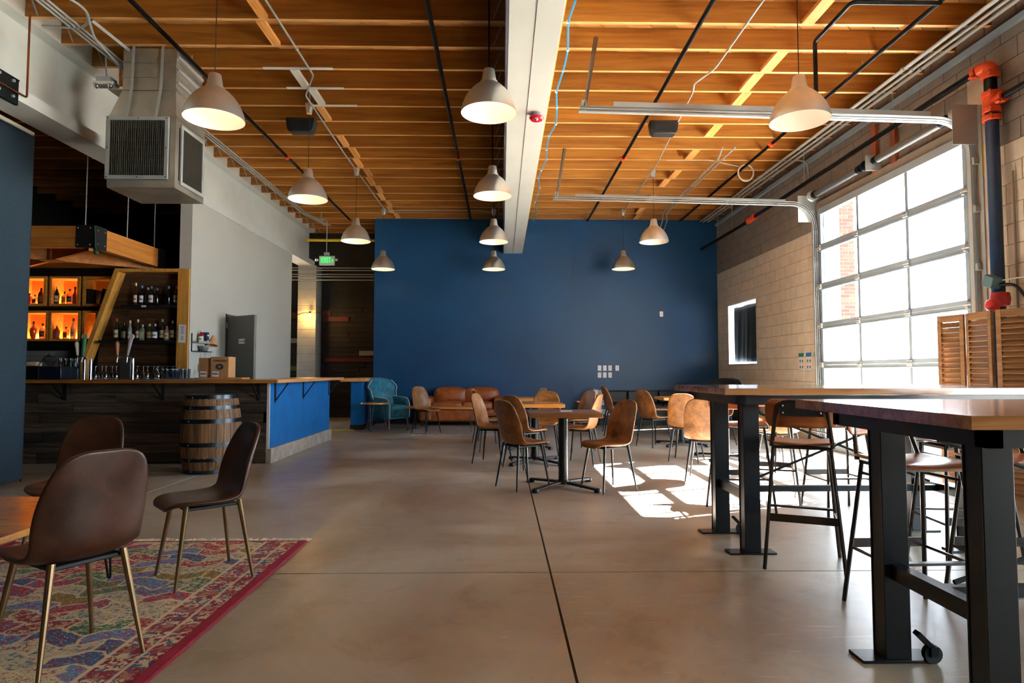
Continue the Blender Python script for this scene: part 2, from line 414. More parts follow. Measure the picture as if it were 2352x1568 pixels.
# ---- left beam: web, flanges, soffit
poly = [(-5.06, 3.80), (-4.70, 3.80), (-4.70, 3.93), (-4.85, 3.93), (-4.85, 4.655), (-4.70, 4.655), (-4.70, 4.70), (-5.06, 4.70)]
lb = MB().prism(poly, -4.0, 15.75, 'Y').build('trim_2', M_white, smooth=False); tag(lb, 'long white painted beam with wide flanges over the bar side', kind='structure')
y = 6.08 - .507 * 20
while y < 15.6:
    MB().box(-4.83, -4.70, y + .062, y + .525, 4.70, 4.95).build('joist_filler', M_white, lb, smooth=False); y += .507
MB().box(-4.9, -4.896, 0, 0.001, 0, .001) 
# ---- left wall of the bar side (door 2 opening) with its thin front end
wl = MB()
for (a0, a1, b0, b1) in rects_minus([(9.55, 14.1, 0, 3.80)], [(10.77, 11.70, 0, 2.15)]):
    wl.box(-4.90, -4.72, a0, a1, b0, b1)
wl = wl.build('wall_left', M_grey, smooth=False); tag(wl, 'smooth pale grey wall beside the bar', kind='structure')
# room behind the door
MB().box(-5.5, -5.4, 10.5, 12.0, 0, 2.2).build('back_room_wall', paint('back_room_green', '8a9a6a', .8), wl, smooth=False)
dj = shell('trim_3'); 
for a in (10.77, 11.66): MB().box(-4.92, -4.712, a, a + .04, 0, 2.15).build('jamb', flat('door_grey', '5c5a52', .5), dj)
MB().box(-4.92, -4.712, 10.77, 11.70, 2.11, 2.15).build('door_head', flat('door_grey', '5c5a52'), dj)
d2 = shell('door_2'); tag(d2, 'grey slab door swung open beside the bar with a small white notice')
p0 = V((-4.68, 10.80)); p1 = V((-4.05, 10.36)); dd = (p1 - p0); dl = dd.length; ang = atan2(dd.y, dd.x)
MB().box(0, dl, -.022, .022, .01, 2.10).xf(MX.Translation((p0.x, p0.y, 0)) @ MX.Rotation(ang, 4, 'Z')).build('door_leaf', flat('door_grey', '5c5a52', .5), d2, bev=.003)
DR = MX.Rotation(ang, 3, 'Z') @ FRONT
def on_leaf(u, z, off=-.024): 
    q = MX.Rotation(ang, 3, 'Z') @ V((u, off, z)); return (p0.x + q.x, p0.y + q.y, z)
MB().box(-.085, .085, -.0015, .0015, -.04, .04).xf(MX.Translation(on_leaf(dl * .56, 1.67)) @ MX.Rotation(ang, 4, 'Z')).build('notice', flat('paper_white', 'eeeeea', .6), d2)
text('Employees Only', .026, M_black, d2, on_leaf(dl * .56 - .017, 1.67, -.027), DR, w=.68)
MB().prism([(cos(a * pi / 4) * .016, sin(a * pi / 4) * .026) for a in range(8)], 0, .001).xf(MX.Translation(on_leaf(dl * .56 + .068, 1.67, -.026)) @ DR.to_4x4()).build('red_hand_symbol', flat('sign_red', 'b01818', .6), d2)
for z in (.3, 1.1, 1.95): MB().tube([(-4.70, 10.79, z - .05), (-4.70, 10.79, z + .05)], .012).build('hinge', M_galv, d2)
# ---- lower left side wall, dark bar room
w = MB().box(-5.4, -5.3, -4.1, 6.2, 0, 3.80).build('wall_left_front', M_darkwall, smooth=False); w['kind'] = 'structure'
w = MB().box(-9.2, -9.1, 2, 17.2, 0, 5.0).box(-9.2, -5.3, 2, 2.1, 0, 5).box(-9.1, -4.9, 14.2, 14.3, 0, 4.95).build('wall_bar_room', flat('black_paint', '0d0e0d', .9), smooth=False); w['kind'] = 'structure'
# ---- blue wall
wb = MB().box(-2.90, XR + .2, DB, DB + .2, 0, 4.95).build('wall_back', M_blue, smooth=False); tag(wb, 'tall deep blue painted back wall', kind='structure')
MB().box(1.62, 2.10, DB - .004, DB, 0, 4.66).build('drywall_joint', M_blue, wb, smooth=False)
MB().box(-2.9, XR, DB - .012, DB, 0, .10).build('baseboard_back', flat('dark_navy_base', '0b1a26', .5)).__setitem__('kind', 'structure')
# low blue wall with wooden cap
lw = MB().box(-3.02, -2.80, 12.66, 14.25, .10, .965).build('wall_low', M_bluebar, smooth=False); tag(lw, 'low blue return wall with a wooden cap', kind='structure')
MB().box(-3.03, -2.79, 12.65, 14.25, 0, .10).build('plinth', M_black, lw)
MB().box(-3.20, -2.70, 12.5, 14.24, .965, 1.035).build('wooden_cap', M_topY, lw, bev=.004)
# ---- hallway beyond
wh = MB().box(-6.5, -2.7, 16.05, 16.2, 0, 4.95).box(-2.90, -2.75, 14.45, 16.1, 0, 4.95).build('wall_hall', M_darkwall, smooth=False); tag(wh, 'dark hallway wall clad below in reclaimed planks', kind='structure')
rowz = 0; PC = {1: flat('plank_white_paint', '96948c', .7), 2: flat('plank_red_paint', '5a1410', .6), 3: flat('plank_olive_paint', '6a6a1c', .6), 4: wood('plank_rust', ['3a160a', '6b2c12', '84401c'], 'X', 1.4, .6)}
special = {(18, 3): 1, (14, 1): 1, (11, 1): 3, (13, 3): 2, (20, 2): 4, (20, 1): 4, (20, 3): 2}
for r in range(22):
    z0 = r * .127; x = -5.6 - (r * .37 % .9); c = 0
    while x < -2.92:
        L = .55 + ((r * 7 + c * 5) % 6) * .16; x1 = min(x + L, -2.91)
        sp = 0
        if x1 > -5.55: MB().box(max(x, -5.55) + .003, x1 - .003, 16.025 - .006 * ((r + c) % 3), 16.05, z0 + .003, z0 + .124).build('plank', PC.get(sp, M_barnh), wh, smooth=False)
        x = x1; c += 1
for (a, b, q0, q1, sp) in ((-5.54, -5.08, 1.89, 2.01, 1), (-5.54, -5.08, 1.19, 1.30, 3), (-5.54, -5.08, 2.52, 2.66, 4), (-3.62, -2.92, 1.57, 1.69, 1), (-4.5, -3.0, 1.41, 1.52, 2), (-4.55, -3.9, 2.44, 2.56, 2), (-4.55, -4.36, 2.58, 2.72, 4)):
    MB().box(a, b, 16.0, 16.018, q0, q1).build('plank', PC[sp], wh, smooth=False)
pl = shell('wall_pilaster'); tag(pl, 'white painted block pilaster under the end of the long beam')
z = 0; k = 0
while z < 3.80:
    z1 = min(z + .2, 3.80); MB().box(-5.05, -4.60, 15.55, 16.04, z + .003, z1 - .003).build('block', paint('white_block', 'b4b5ad', .7, .06, 5, .4), pl, bev=.004); z = z1; k += 1
MB().box(-5.045, -4.605, 15.556, 16.04, 0, 3.8).build('mortar', flat('white_mortar', '96968f', .9), pl)
MB().box(-3.5, -2.95, 12.63, 12.69, 0, .012).build('trim_4', M_yellow).__setitem__('kind', 'structure')
# ---- right wall: courses of blocks over a mortar backing
holes = [(6.45, 9.52, -1, 3.66), (12.09, 13.58, 1.32, 2.59)]
back = MB(); back2 = MB()
hz = holes + [(-.2, 2.6, .4, 3.5)]  # last hole is an added opening out of view, for fill daylight
for (a0, a1, b0, b1) in rects_minus([(-4.1, DB, 0, 3.4)], hz): back.box(XR + .006, XR + .2, a0, a1, b0, b1)
for (a0, a1, b0, b1) in rects_minus([(-4.1, DB, 3.4, 4.95)], hz): back2.box(XR + .006, XR + .2, a0, a1, b0, b1)
wr = back.build('wall_right', M_mortar_b, smooth=False); tag(wr, 'concrete block wall painted beige below and brown above', kind='structure')
back2.build('upper_backing', M_mortar_d, wr, smooth=False)
blocks = []
for c in range(25):
    z0 = c * .2; z1 = min(z0 + .2, 4.95); y0 = 5.2 + (.2 if c % 2 else 0)
    while y0 < DB:
        y1 = min(y0 + .4, DB)
        for q in rects_minus([(y0, y1, z0, z1)], holes):
            if q[1] - q[0] > .03 and q[3] - q[2] > .03: blocks.append(q)
        y0 += .4
blocks.sort(key=lambda q: hypot(q[0], 0) * (1.0 if q[2] > .9 else 1.6))
near, far = blocks[:295], blocks[295:]
def blk(mb, q): return mb.box(XR, XR + .02, q[0] + .004, q[1] - .004, q[2] + .004, q[3] - .004)
for q in near: blk(MB(), q).build('block', M_beige if q[2] < 3.39 else M_brown, wr, bev=.003, smooth=False)
f1 = MB(); f2 = MB()
for q in far: blk(f1 if q[2] < 3.39 else f2, q)
f1.build('lower_blocks', M_beige, wr, smooth=False)['kind'] = 'stuff'
if f2.v: f2.build('upper_blocks', M_brown, wr, smooth=False)['kind'] = 'stuff'
# unseen enclosure behind the camera
w = MB().box(-9.2, -4.4, -4.2, -4.0, 0, 4.95).box(-4.4, XR + .2, -4.2, -4.0, 3.0, 4.95).box(-4.4, XR + .2, -4.2, -4, 0, 3).build('wall_front', M_darkwall, smooth=False); w['kind'] = 'structure'
# ---- right window with the black cloth
wn = shell('window_1'); tag(wn, 'small square window with a black cloth hung inside its bright reveal')
mw = flat('reveal_white', 'e8eaf0', .5)
MB().box(XR, XR + .21, 13.575, 13.60, 1.30, 2.61).box(XR, XR + .21, 12.07, 12.095, 1.30, 2.61).box(XR, XR + .21, 12.07, 13.6, 2.585, 2.61).box(XR, XR + .21, 12.07, 13.6, 1.30, 1.325).build('reveal', mw, wn, smooth=False)
MB().box(XR + .17, XR + .176, 12.09, 13.58, 1.32, 2.59).build('pane', M_pane, wn)
def cl(u, v):
    yy = 12.10 + u * 1.33; zz = 1.36 + v * 1.17
    return (XR + .085 + .012 * sin(u * 34 + 2 * v) * (1 - v) + .012 * sin(u * 11), yy, zz)
MB().grid(cl, 60, 10).build('black_cloth', flat('black_cloth', '18252a', .8), wn, sol=.003)
MB().tube([(XR + .09, 12.095, 2.54), (XR + .09, 13.575, 2.54)], .008).build('cloth_rod', M_alurail, wn)
# ---- sectional glass door
d1 = shell('door_1'); tag(d1, 'glazed sectional overhead door of six rows by three panes')
MR = M_alurail; XD = XR - .01
rz = [0, .60, 1.265, 1.865, 2.465, 3.065, 3.66]
for i, z in enumerate(rz):
    h = .105 if 0 < i < 6 else (.16 if i == 0 else .10); zz = z - h / 2 if 0 < i < 6 else (0 if i == 0 else 3.58)
    if i in (1, 2, 3, 4, 5):
        MB().box(XD - .045, XD, 6.45, 9.52, zz, zz + h / 2 - .002).box(XD - .045, XD, 6.45, 9.52, zz + h / 2 + .002, zz + h).box(XD - .052, XD - .045, 6.45, 9.52, zz + .008, zz + .014).build('rail', MR, d1, bev=.003)
    else: MB().box(XD - .045, XD, 6.45, 9.52, zz, zz + h).build('rail', MR, d1, bev=.003)
ml = [6.45, 7.43, 8.475, 9.52]
for k in range(6):
    z0 = rz[k] + (.16 if k == 0 else .052); z1 = rz[k + 1] - (.052 if k < 5 else .08)
    for j, yy in enumerate(ml):
        a = yy - .025; b = yy + .025
        if j == 0: a, b = 6.45, 6.50
        if j == 3: a, b = 9.47, 9.52
        MB().box(XD - .04, XD - .003, a, b, z0, z1).build('stile', MR, d1, bev=.002)
        if k:
            MB().box(XD - .075, XD - .045, yy - .04 + (.04 if j == 0 else 0) - (.03 if j == 3 else 0), yy + .04, rz[k] - .035, rz[k] + .035).tube([(XD - .07, yy - .05, rz[k]), (XD - .07, yy + .05, rz[k])], .012).build('hinge', M_galv, d1, bev=.004)
    for j in range(3):
        MB().box(XD - .022, XD - .018, ml[j] + .02, ml[j + 1] - .02, z0 - .01, z1 + .01).build('pane', M_pane, d1, smooth=False)
MB().box(XD - .055, XD - .045, 9.30, 9.50, .35, .62).build('lock_plate', M_galv, d1)
# header face board + jamb strips
hd = shell('trim_5'); tag(hd, 'metal header and jamb trim around the glazed overhead door')
MB().box(XR - .03, XR + .02, 6.30, 9.62, 3.66, 3.80).build('header', paint('header_paint', '8e8174', .6), hd, bev=.004)
MB().box(XR - .02, XR + .02, 9.55, 9.64, 0, 3.66).build('jamb', M_alurail, hd)
MB().box(XR - .03, XR + .02, 6.20, 6.42, 0, 4.25).build('jamb', paint('jamb_beige', 'c0ab98', .55), hd)
MB().box(XR - .032, XR - .03, 6.22, 6.30, 3.15, 3.5).build('yellow_tag', M_yellow, hd)
for yy in (6.45, 9.52): MB().box(XR + .02, XR + .2, yy - .03, yy + .0, 0, 3.66).build('outer_jamb', mw, hd)
# tracks
def track(name, yy, z_end, x_end, label, sgn):
    t = thing(name, label, 'track', (XR, yy, 0))
    pts = [(XD - .07, yy, .02), (XD - .07, yy, 3.42)]
    for k in range(1, 9):
        a = k / 8 * pi / 2; pts.append((XD - .07 - .36 * (1 - cos(a)), yy, 3.42 + .36 * sin(a)))
    pts.append((x_end, yy, z_end)); m = MB(); m2 = MB()
    P = [V(p) for p in pts]
    for a, b in zip(P, P[1:]):
        d = (b - a).normalized(); nrm = V((-d.z, 0, d.x)) if True else None
        n2 = V((d.z, 0, -d.x))
        m.bar(a, b + d * .004, .045 if abs(d.z) < .5 else .05, .006, upv=(d.z, 0, -d.x))
        for s_ in (-1, 1): m.bar(a + n2 * .028 * s_, b + n2 * .028 * s_ + d * .004, .05, .005, upv=(d.z, 0, -d.x))
    m.build('rail_channel', M_galv, t)
    # reinforcing angle along the flat run
    MB().bar((XD - .5, yy + .03 * sgn, 3.83), (x_end + .35, yy + .03 * sgn, z_end + .045), .006, .05).build('angle_iron', M_galv, t)
    # drop bracket from the joists
    MB().bar((x_end + .05, yy, z_end + .03), (x_end + .17, yy + .05, 4.66), .03, .006).bar((x_end + .06, yy, z_end + .03), (x_end + .20, yy + .07, 4.67), .006, .03).build('hanger_strap', metal('dark_angle', '6b6257', .45), t)
    MB().bar((x_end + .05, yy, z_end - .03), (x_end + .05, yy, z_end + .10), .05, .006).build('end_stop', M_galv, t)
    # flag bracket and wall angle
    MB().box(XD - .30, XD - .02, yy - .008 + .05 * sgn, yy + .05 * sgn, 3.50, 3.92).build('flag_bracket', M_galv, t, bev=.003)
    MB().box(XD - .035, XD, yy + .05 * sgn, yy + .10 * sgn, .1, 3.9).build('wall_angle', M_galv, t)
    for z in (.4, 1.0, 1.6, 2.2, 2.8, 3.3): MB().box(XD - .09, XD, yy + .01 * sgn, yy + .06 * sgn, z, z + .07).build('track_clip', M_galv, t)
    return t
track('door_track', 9.60, 3.857, .80, 'far galvanised door track curving from the wall out under the joists', 1)
track('door_track', 6.33, 3.865, .80, 'near galvanised door track curving from the pipe riser out under the joists', -1)
sp = thing('torsion_spring_assembly', 'torsion springs and shaft mounted above the glazed overhead door', 'spring', (XR - .12, 8, 3.86))
xs_, zs_ = XR - .14, 3.88
MB().tube([(xs_, 6.40, zs_), (xs_, 9.55, zs_)], .013).build('shaft', M_galv, sp)
M_spring = NT('spring_steel'); _v = M_spring.co(); _w = M_spring.n('TexWave', {'Vector': _v, 'Scale': 22.0, 'Distortion': 0.0}, bands_direction='Y').outputs[0]
M_spring.P(c=M_spring.ramp(_w, [(.2, hx('4c4e50')), (.8, hx('9fa3a4'))]), m=1.0, r=.4, n=M_spring.bump(_w, .6, .004)); M_spring = M_spring.m
for a, b in ((6.62, 7.85), (8.22, 9.42)):
    MB().tube([(xs_, a, zs_), (xs_, b, zs_)], .052, 14).build('spring', M_spring, sp)
    for q in (a, b): MB().tube([(xs_, q - .04, zs_), (xs_, q + .04, zs_)], .058, 14).build('winding_cone', M_steelblk, sp)
MB().box(xs_ - .07, XR - .002, 7.97, 7.985, zs_ - .10, zs_ + .10).build('centre_plate', M_galv, sp)
for q in (6.42, 9.50): MB().lathe([(.03, -.03), (.085, -.03), (.07, -.018), (.07, .018), (.085, .03), (.03, .03)], 18, (xs_, q, zs_), 'Y').build('cable_drum', M_galv, sp)
MB().lathe([(.03, -.035), (.07, -.03), (.075, 0), (.07, .03), (.03, .035)], 16, (xs_, 8.10, zs_), 'Y').build('coupler', M_steelblk, sp)
for i, yy in enumerate((8.02, 7.62)):
    o = MB().box(XR - .045, XR, yy, yy + .10, 3.78, 4.42 - .05 * i).build('timber_pad', M_rafterred, bev=.003)
    tag(o, ['farther red-brown timber pad above the door springs', 'nearer red-brown timber pad above the door springs'][i], 'timber pad', 'timber pads above the overhead door')
# ---- outside
og = MB().box(XR + .2, 60, -30, 60, -.15, -.02).build('ground', paint('outside_paving', 'b9b4a8', .9), smooth=False); tag(og, 'sunlit paving outside the glazed door', kind='structure')
bp = thing('brick_pier', 'red brick pier on a pale base outside the glazed door', 'pier', (7.3, 13.4, 0))
MB().box(7.01, 7.47, 13.06, 13.54, 2.25, 5.5).build('mortar_core', flat('pale_mortar', '7c7874', .9), bp)
MB().box(6.98, 7.50, 13.03, 13.57, -.02, 2.25).build('base', flat('pale_base', 'd8d6d2', .8), bp, bev=.01)
M_brick = NT('red_brick'); _v = M_brick.co(rnd=1); _r = M_brick.n('ObjectInfo').outputs['Random']
M_brick.P(c=M_brick.ramp(_r, [(0, hx('54180e')), (.5, hx('662216')), (1, hx('74301f'))]), r=.85, n=M_brick.bump(M_brick.noise(_v, 60), .4, .004)); M_brick = M_brick.m
z = 2.26; k = 0
while z < 5.4:
    for fa in range(2):
        u = 0 if k % 2 else -.115
        while u < .48:
            a, b = max(u, 0), min(u + .225, .48)
            if b - a > .04:
                if fa == 0: MB().box(7.0 + a + .005, 7.0 + b - .005, 13.045, 13.06, z, z + .065).build('brick', M_brick, bp, smooth=False)
                else: MB().box(6.995, 7.01, 13.05 + a + .005, 13.05 + b - .005, z, z + .065).build('brick', M_brick, bp, smooth=False)
            u += .235
    z += .077; k += 1
MB().box(5.17, 8.2, 6.0, 13.9, 5.3, 5.45).build('canopy_outside', flat('slab_mint', 'a9c8c0', .7)).__setitem__('kind', 'structure') if 0 else None
o = MB().box(5.155, 5.35, 9.75, 9.87, 0, 4.2).build('downpipe', flat('mint_downpipe', '4f9488', .5), bev=.01); tag(o, 'mint green downpipe outside beside the glazed door', 'downpipe')
o = MB().box(5.16, 8.4, -2.2, 4.9, 3.62, 3.8).build('added_sun_shade', flat('slab_mint', 'a9c8c0', .7), smooth=False); o['kind'] = 'structure'  # unseen slab, added to keep direct sun out of the fill opening
# parked car and far building, washed out by the daylight
car = thing('car', 'pale parked car across the paving outside', 'car', (17.5, 25, 0)); 
cb = [(-2.2, .35), (-2.25, .8), (-1.9, .95), (-1.1, 1.02), (-.5, 1.42), (.7, 1.45), (1.5, 1.05), (2.15, .95), (2.25, .6), (2.2, .35)]
MB().prism([(17.5 + a, b - .02) for a, b in cb], 24.1, 25.9, 'Y').build('body', flat('car_silver', 'c2c8cc', .3), car, bev=.05)
MB().prism([(17.5 + a, b - .02) for a, b in [(-1.0, 1.03), (-.47, 1.36), (.1, 1.38), (.1, 1.03)]], 24.08, 24.1, 'Y').prism([(17.5 + a, b - .02) for a, b in [(.16, 1.03), (.16, 1.38), (.68, 1.39), (1.35, 1.04)]], 24.08, 24.1, 'Y').build('side_window', flat('car_glass', '2a3a44', .1), car)
for a in (-1.4, 1.4): MB().tube([(17.5 + a, 24.05, .30), (17.5 + a, 24.3, .30)], .32, 18).build('wheel', M_black, car)
fb = thing('far_building', 'pale low building far across the paving outside', 'building', (40, 50, 0))
MB().box(26, 58, 50, 56, -.02, 4.2).build('wall', flat('far_wall', 'd5cfc6', .9), fb); MB().box(25.6, 58.4, 49.6, 56.4, 4.2, 4.6).build('roof_edge', flat('far_roof', '8fa7a8', .9), fb)
for i in range(6): MB().box(28 + i * 4.6, 30.4 + i * 4.6, 49.94, 50.0, 1.0, 2.6).build('window', flat('far_glass', '6f8790', .2), fb)
pc = thing('outdoor_table', 'folded pale picnic table outside the glazed door', 'table', (13.6, 20.6, 0))
MB().box(12.6, 14.6, 20.3, 21.1, .70, .75).build('table_top', flat('pale_plastic', 'd9dde0', .5), pc)
for a in (12.8, 14.4): MB().bar((a, 20.4, -.02), (a, 21.0, .72), .05, .04).bar((a, 21.0, -.02), (a, 20.4, .72), .05, .04).build('leg', flat('pale_plastic', 'd9dde0'), pc)
# ================================================================ FURNITURE
# ---- moulded upholstered side chair; local frame faces +X
PROF = [(.232, .418, .10), (.228, .440, .150), (.20, .452, .178), (.14, .452, .20), (.06, .444, .212), (-.02, .437, .216), (-.09, .436, .214), (-.14, .450, .208), (-.172, .485, .203), (-.188, .535, .206), (-.198, .60, .208), (-.210, .67, .203), (-.224, .74, .192), (-.238, .80, .176), (-.247, .845, .152), (-.252, .872, .112), (-.254, .882, .05)]
CURL = [.0, .004, .010, .015, .020, .026, .034, .044, .052, .056, .054, .046, .034, .022, .012, .004, 0]
def chair_surface(i0, i1, nv=10):
    m = MB(); n = len(PROF)
    def nrm(i):
        a, b = PROF[max(i - 1, 0)], PROF[min(i + 1, n - 1)]; dx, dz = b[0] - a[0], b[1] - a[1]; L = hypot(dx, dz); return (-dz / L * -1, dx / L * -1)
    for i in range(i0, i1 + 1):
        x, z, w = PROF[i]; nx, nz = nrm(i)
        for j in range(nv + 1):
            u = j / nv * 2 - 1; c = CURL[i] * abs(u) ** 2.4
            m.v.append((x + nx * c, u * w, z + nz * c))
    for i in range(i1 - i0):
        for j in range(nv):
            a = i * (nv + 1) + j; m.f.append((a, a + 1, a + nv + 2, a + nv + 1)); m.mi.append(0)
    return m
def make_chair(name, label, lea, legm, seam, zs=1.0):
    t = lthing(name, label, 'chair')
    o2 = chair_surface(0, 16).build('seat_shell', lea, t, sol=.026, sub=2)
    pts = []
    for j in range(13):
        u = (j / 12 * 2 - 1) * .88; x, z, w = PROF[8]; c = .052 * abs(u) ** 2.4; pts.append((x + c * .9 + .013, u * w * .985, z + c * .35 + .004))
    if seam: MB().tube(pts, .004, 6).build('seam_piping', lea, o2)
    MB().box(-.13, .14, -.13, .13, .412, .430).build('seat_frame', M_black, t, bev=.004)
    for sx, sy in ((1, 1), (1, -1), (-1, 1), (-1, -1)):
        MB().tube([(.138 * sx, .130 * sy, .446), (.20 * sx, .19 * sy, 0)], .0145, 10, .008).build('leg', legm, t)
    return t
GC = 'brown moulded chairs with black legs around the cafe tables'
mid = [ # x, y, facing, label
    (.213, 6.40, 33, 'brown moulded chair left of the nearest cafe table, back to the camera'),
    (1.06, 6.25, 207, 'brown moulded chair drawn out at the right of the nearest cafe table, seat towards us'),
    (.29, 7.70, 40, 'brown moulded chair half hidden behind the nearest chair, left of the second cafe table'),
    (-.12, 8.13, -20, 'pale lit moulded chair at the left end of the cafe group, shiny seat visible'),
    (.62, 8.85, 262, 'brown moulded chair behind the second cafe table facing the camera'),
    (1.02, 8.02, 158, 'pale sunlit moulded chair at the right of the second cafe table, back to the window'),
    (-.17, 9.35, 15, 'dark brown moulded chair peeking over the pale lit chair, left of the third cafe table'),
    (-.24, 10.4, -12, 'moulded chair with light rounded top before the orange sofa'),
    (.50, 10.9, 200, 'moulded chair seen edge on behind the third cafe table against the blue wall'),
    (1.12, 9.35, 205, 'dark brown moulded chair right of the third cafe table behind the sunlit chair'),
    (2.07, 11.2, 5, 'left one of two slim edge-on chairs by the plaid blanket'),
    (2.20, 12.1, 10, 'right one of two slim edge-on chairs by the plaid blanket'),
    (2.38, 9.80, 28, 'brown moulded chair left of the cafe table that stands before the black bench'),
    (2.43, 8.26, 62, 'tan moulded chair seen squarely from behind just left of the high tables'),
    (2.20, 6.78, 66, 'tan moulded chair seen from behind, half covered by the leg of the far high table'),
    (3.30, 7.45, 100, 'tan moulded chair glimpsed between the two left legs of the far high table'),
    (3.75, 8.65, 185, 'tan moulded chair on the window side of the sunlit cafe table'),
    (3.50, 10.1, 190, 'tan moulded chair on the wall side of the cafe table before the black bench'),
    (-1.42, 11.92, -42, 'dark brown moulded chair pulled up to the long low table by the orange sofa'),
]
c0 = make_chair('moulded_chair', mid[0][3], M_lea, M_legblk, False)
c0.location = (mid[0][0], mid[0][1], 0); c0.rotation_euler = (0, 0, R(mid[0][2])); c0['group'] = GC
for x, y, a, lab in mid[1:]: dup(c0, (x, y, 0), R(a), lab, GC)
GR = 'dark leather moulded chairs on the red rug'
f0 = make_chair('leather_chair', 'dark leather moulded chair nearest the camera with its back turned, on the red rug', M_lead, M_bronze, True)
f0.location = (-1.74, 2.60, .012); f0.rotation_euler = (0, 0, R(149)); f0['group'] = GR; f0.scale = (1, 1, .966)
dup(f0, (-1.68, 3.63, .012), R(222), 'dark leather moulded chair at the rug corner, seat turned to the left', GR)
dup(f0, (-2.72, 4.08, .012), R(272), 'dark leather moulded chair behind the low wooden table, farthest left', GR)
# ---- cafe pedestal tables
def cafe_table(x, y, top, label, sx=.72, sy=.62, rz=0.0, first=[None]):
    t = lthing('cafe_table', label, 'table', (x, y, 0), rz, 'square pedestal cafe tables')
    MB().box(-sx / 2, sx / 2, -sy / 2, sy / 2, .716, .760).build('tabletop', top, t, bev=.004)
    MB().box(-.20, .20, -.03, .03, .700, .716).box(-.03, .03, -.20, .20, .700, .716).build('top_bracket', M_legblk, t)
    MB().lathe([(.048, .04), (.048, .700)], 20).build('column', M_legblk, t)
    b = MB().lathe([(.075, .035), (.075, .05), (.055, .075)], 16)
    for sx_ in (-1, 1):
        for sy_ in (-1, 1):
            b.bar((0, 0, .052), (.29 * sx_, .30 * sy_, .030), .055, .022)
            b.lathe([(.034, 0), (.036, .02), (.03, .036), (.012, .042)], 12, (.30 * sx_, .31 * sy_, 0))
    b.build('cross_base', M_legblk, t, bev=.004); return t
ct = cafe_table(.625, 6.40, M_tabletop, 'nearest square cafe table with walnut top and black cross base')
cafe_table(.43, 8.12, M_tabletop2, 'second cafe table from the camera with honey oak top, between the chairs')
cafe_table(.43, 9.75, M_tabletop2, 'third cafe table mostly hidden behind the second, near the orange sofa')
cafe_table(2.87, 10.0, M_tabletop2, 'cafe table standing in front of the black bench by the blue wall')
cafe_table(3.02, 8.45, M_tabletop2, 'sunlit cafe table between the tan chairs and the overhead door')
o = MB().box(.60, .72, 6.38, 6.44, .7605, .766).build('menu_card', flat('paper_white', 'eeeeea', .6)); tag(o, 'small white card lying on the nearest cafe table', 'card')
# ---- hairpin tables
def hairpin(t, x, y, h, dx, dy, mat):
    p = round_path([(x - .03, y, h), (x + dx * .6 - .006, y + dy * .6, .012), (x + dx * .6 + .006, y + dy * .6, .012), (x + .03, y + .01, h)], .01, 3)
    MB().tube(p, .006, 6).build('hairpin_leg', mat, t)
def hp_table(name, label, x0, x1, y0, y1, h, th, top, group=None, rz=0.0, inset=.08, rnd=False):
    cx, cy = (x0 + x1) / 2, (y0 + y1) / 2; t = lthing(name, label, 'table', (cx, cy, 0), rz, group)
    a, b = (x1 - x0) / 2, (y1 - y0) / 2
    if rnd: MB().lathe([(a, h - th), (a, h)], 28).build('tabletop', top, t, bev=.004); ps = [(.62 * a * cos(q), .62 * a * sin(q)) for q in (.3, 2.4, 4.5)]
    else: MB().box(-a, a, -b, b, h - th, h).build('tabletop', top, t, bev=.005); ps = [(sx * (a - inset), sy * (b - inset)) for sx in (-1, 1) for sy in (-1, 1)]
    for x, y in ps:
        L = hypot(x, y); hairpin(t, x, y, h - th, x / L * .07, y / L * .07, M_legblk)
    return t
t = hp_table('low_table', 'low honey wooden table cut off by the left edge, beside the leather chairs', -3.1, -2.12, 2.30, 3.62, .45, .032, M_tabletop2); t.location.z = .012
hp_table('side_table', 'small round side table on hairpin legs in front of the teal armchair', -2.75, -2.19, 12.08, 12.64, .56, .028, M_tabletop2, rnd=True)
hp_table('coffee_table', 'long low table in front of the orange sofa', -1.86, -.46, 12.20, 12.75, .48, .04, M_tabletop2, rz=R(-14))
hp_table('small_table', 'small hairpin table beside the plaid-covered armchair', 1.55, 2.0, 12.9, 13.3, .56, .03, M_tabletop2)
hp_table('bench_table', 'long low hairpin table in front of the black bench', 2.42, 3.7, 11.3, 11.9, .50, .035, M_tabletop)
# ---- rugs
rugm = NT('persian_rug')
v = rugm.co(); sep = rugm.n('SeparateXYZ', {0: v})
dn = rugm.noise(v, 9, 3, .6); X_ = rugm.math('ADD', sep.outputs[0], rugm.math('MULTIPLY', rugm.math('SUBTRACT', dn, .5), .10)); Y_ = rugm.math('ADD', sep.outputs[1], rugm.math('MULTIPLY', rugm.math('SUBTRACT', rugm.noise(v, 7, 3), .5), .09))
wr_ = rugm.math('MULTIPLY', rugm.math('PINGPONG', X_, .16), .55)       # lozenge-shaped ends
row = rugm.math('FLOOR', rugm.math('DIVIDE', rugm.math('ADD', Y_, wr_), .118))
off = rugm.math('MULTIPLY', rugm.math('MODULO', row, 2.0), .125)
colx = rugm.math('FLOOR', rugm.math('DIVIDE', rugm.math('ADD', X_, off), .25))
cell = rugm.n('CombineXYZ', {0: colx, 1: row, 2: 3.0}).outputs[0]
wn_ = rugm.n('TexWhiteNoise', {'Vector': cell}, noise_dimensions='3D').outputs[0]
pal = ['86102e', '3c6088', 'bcae92', '2c6450', 'a83440', '5f86ac', '94743c', '920f30', 'c4b89c', '3f6a52']
pal2 = ['c9bb9e', '7c1a34', '3c6284', 'c2b090', '4a78a0', 'a02840', '2c4c58', 'c8baa0', '7a3848', 'b4785c']
base = rugm.ramp(wn_, [(i / 10, hx(c)) for i, c in enumerate(pal)], 'CONSTANT')
base2 = rugm.ramp(wn_, [(i / 10, hx(c)) for i, c in enumerate(pal2)], 'CONSTANT')
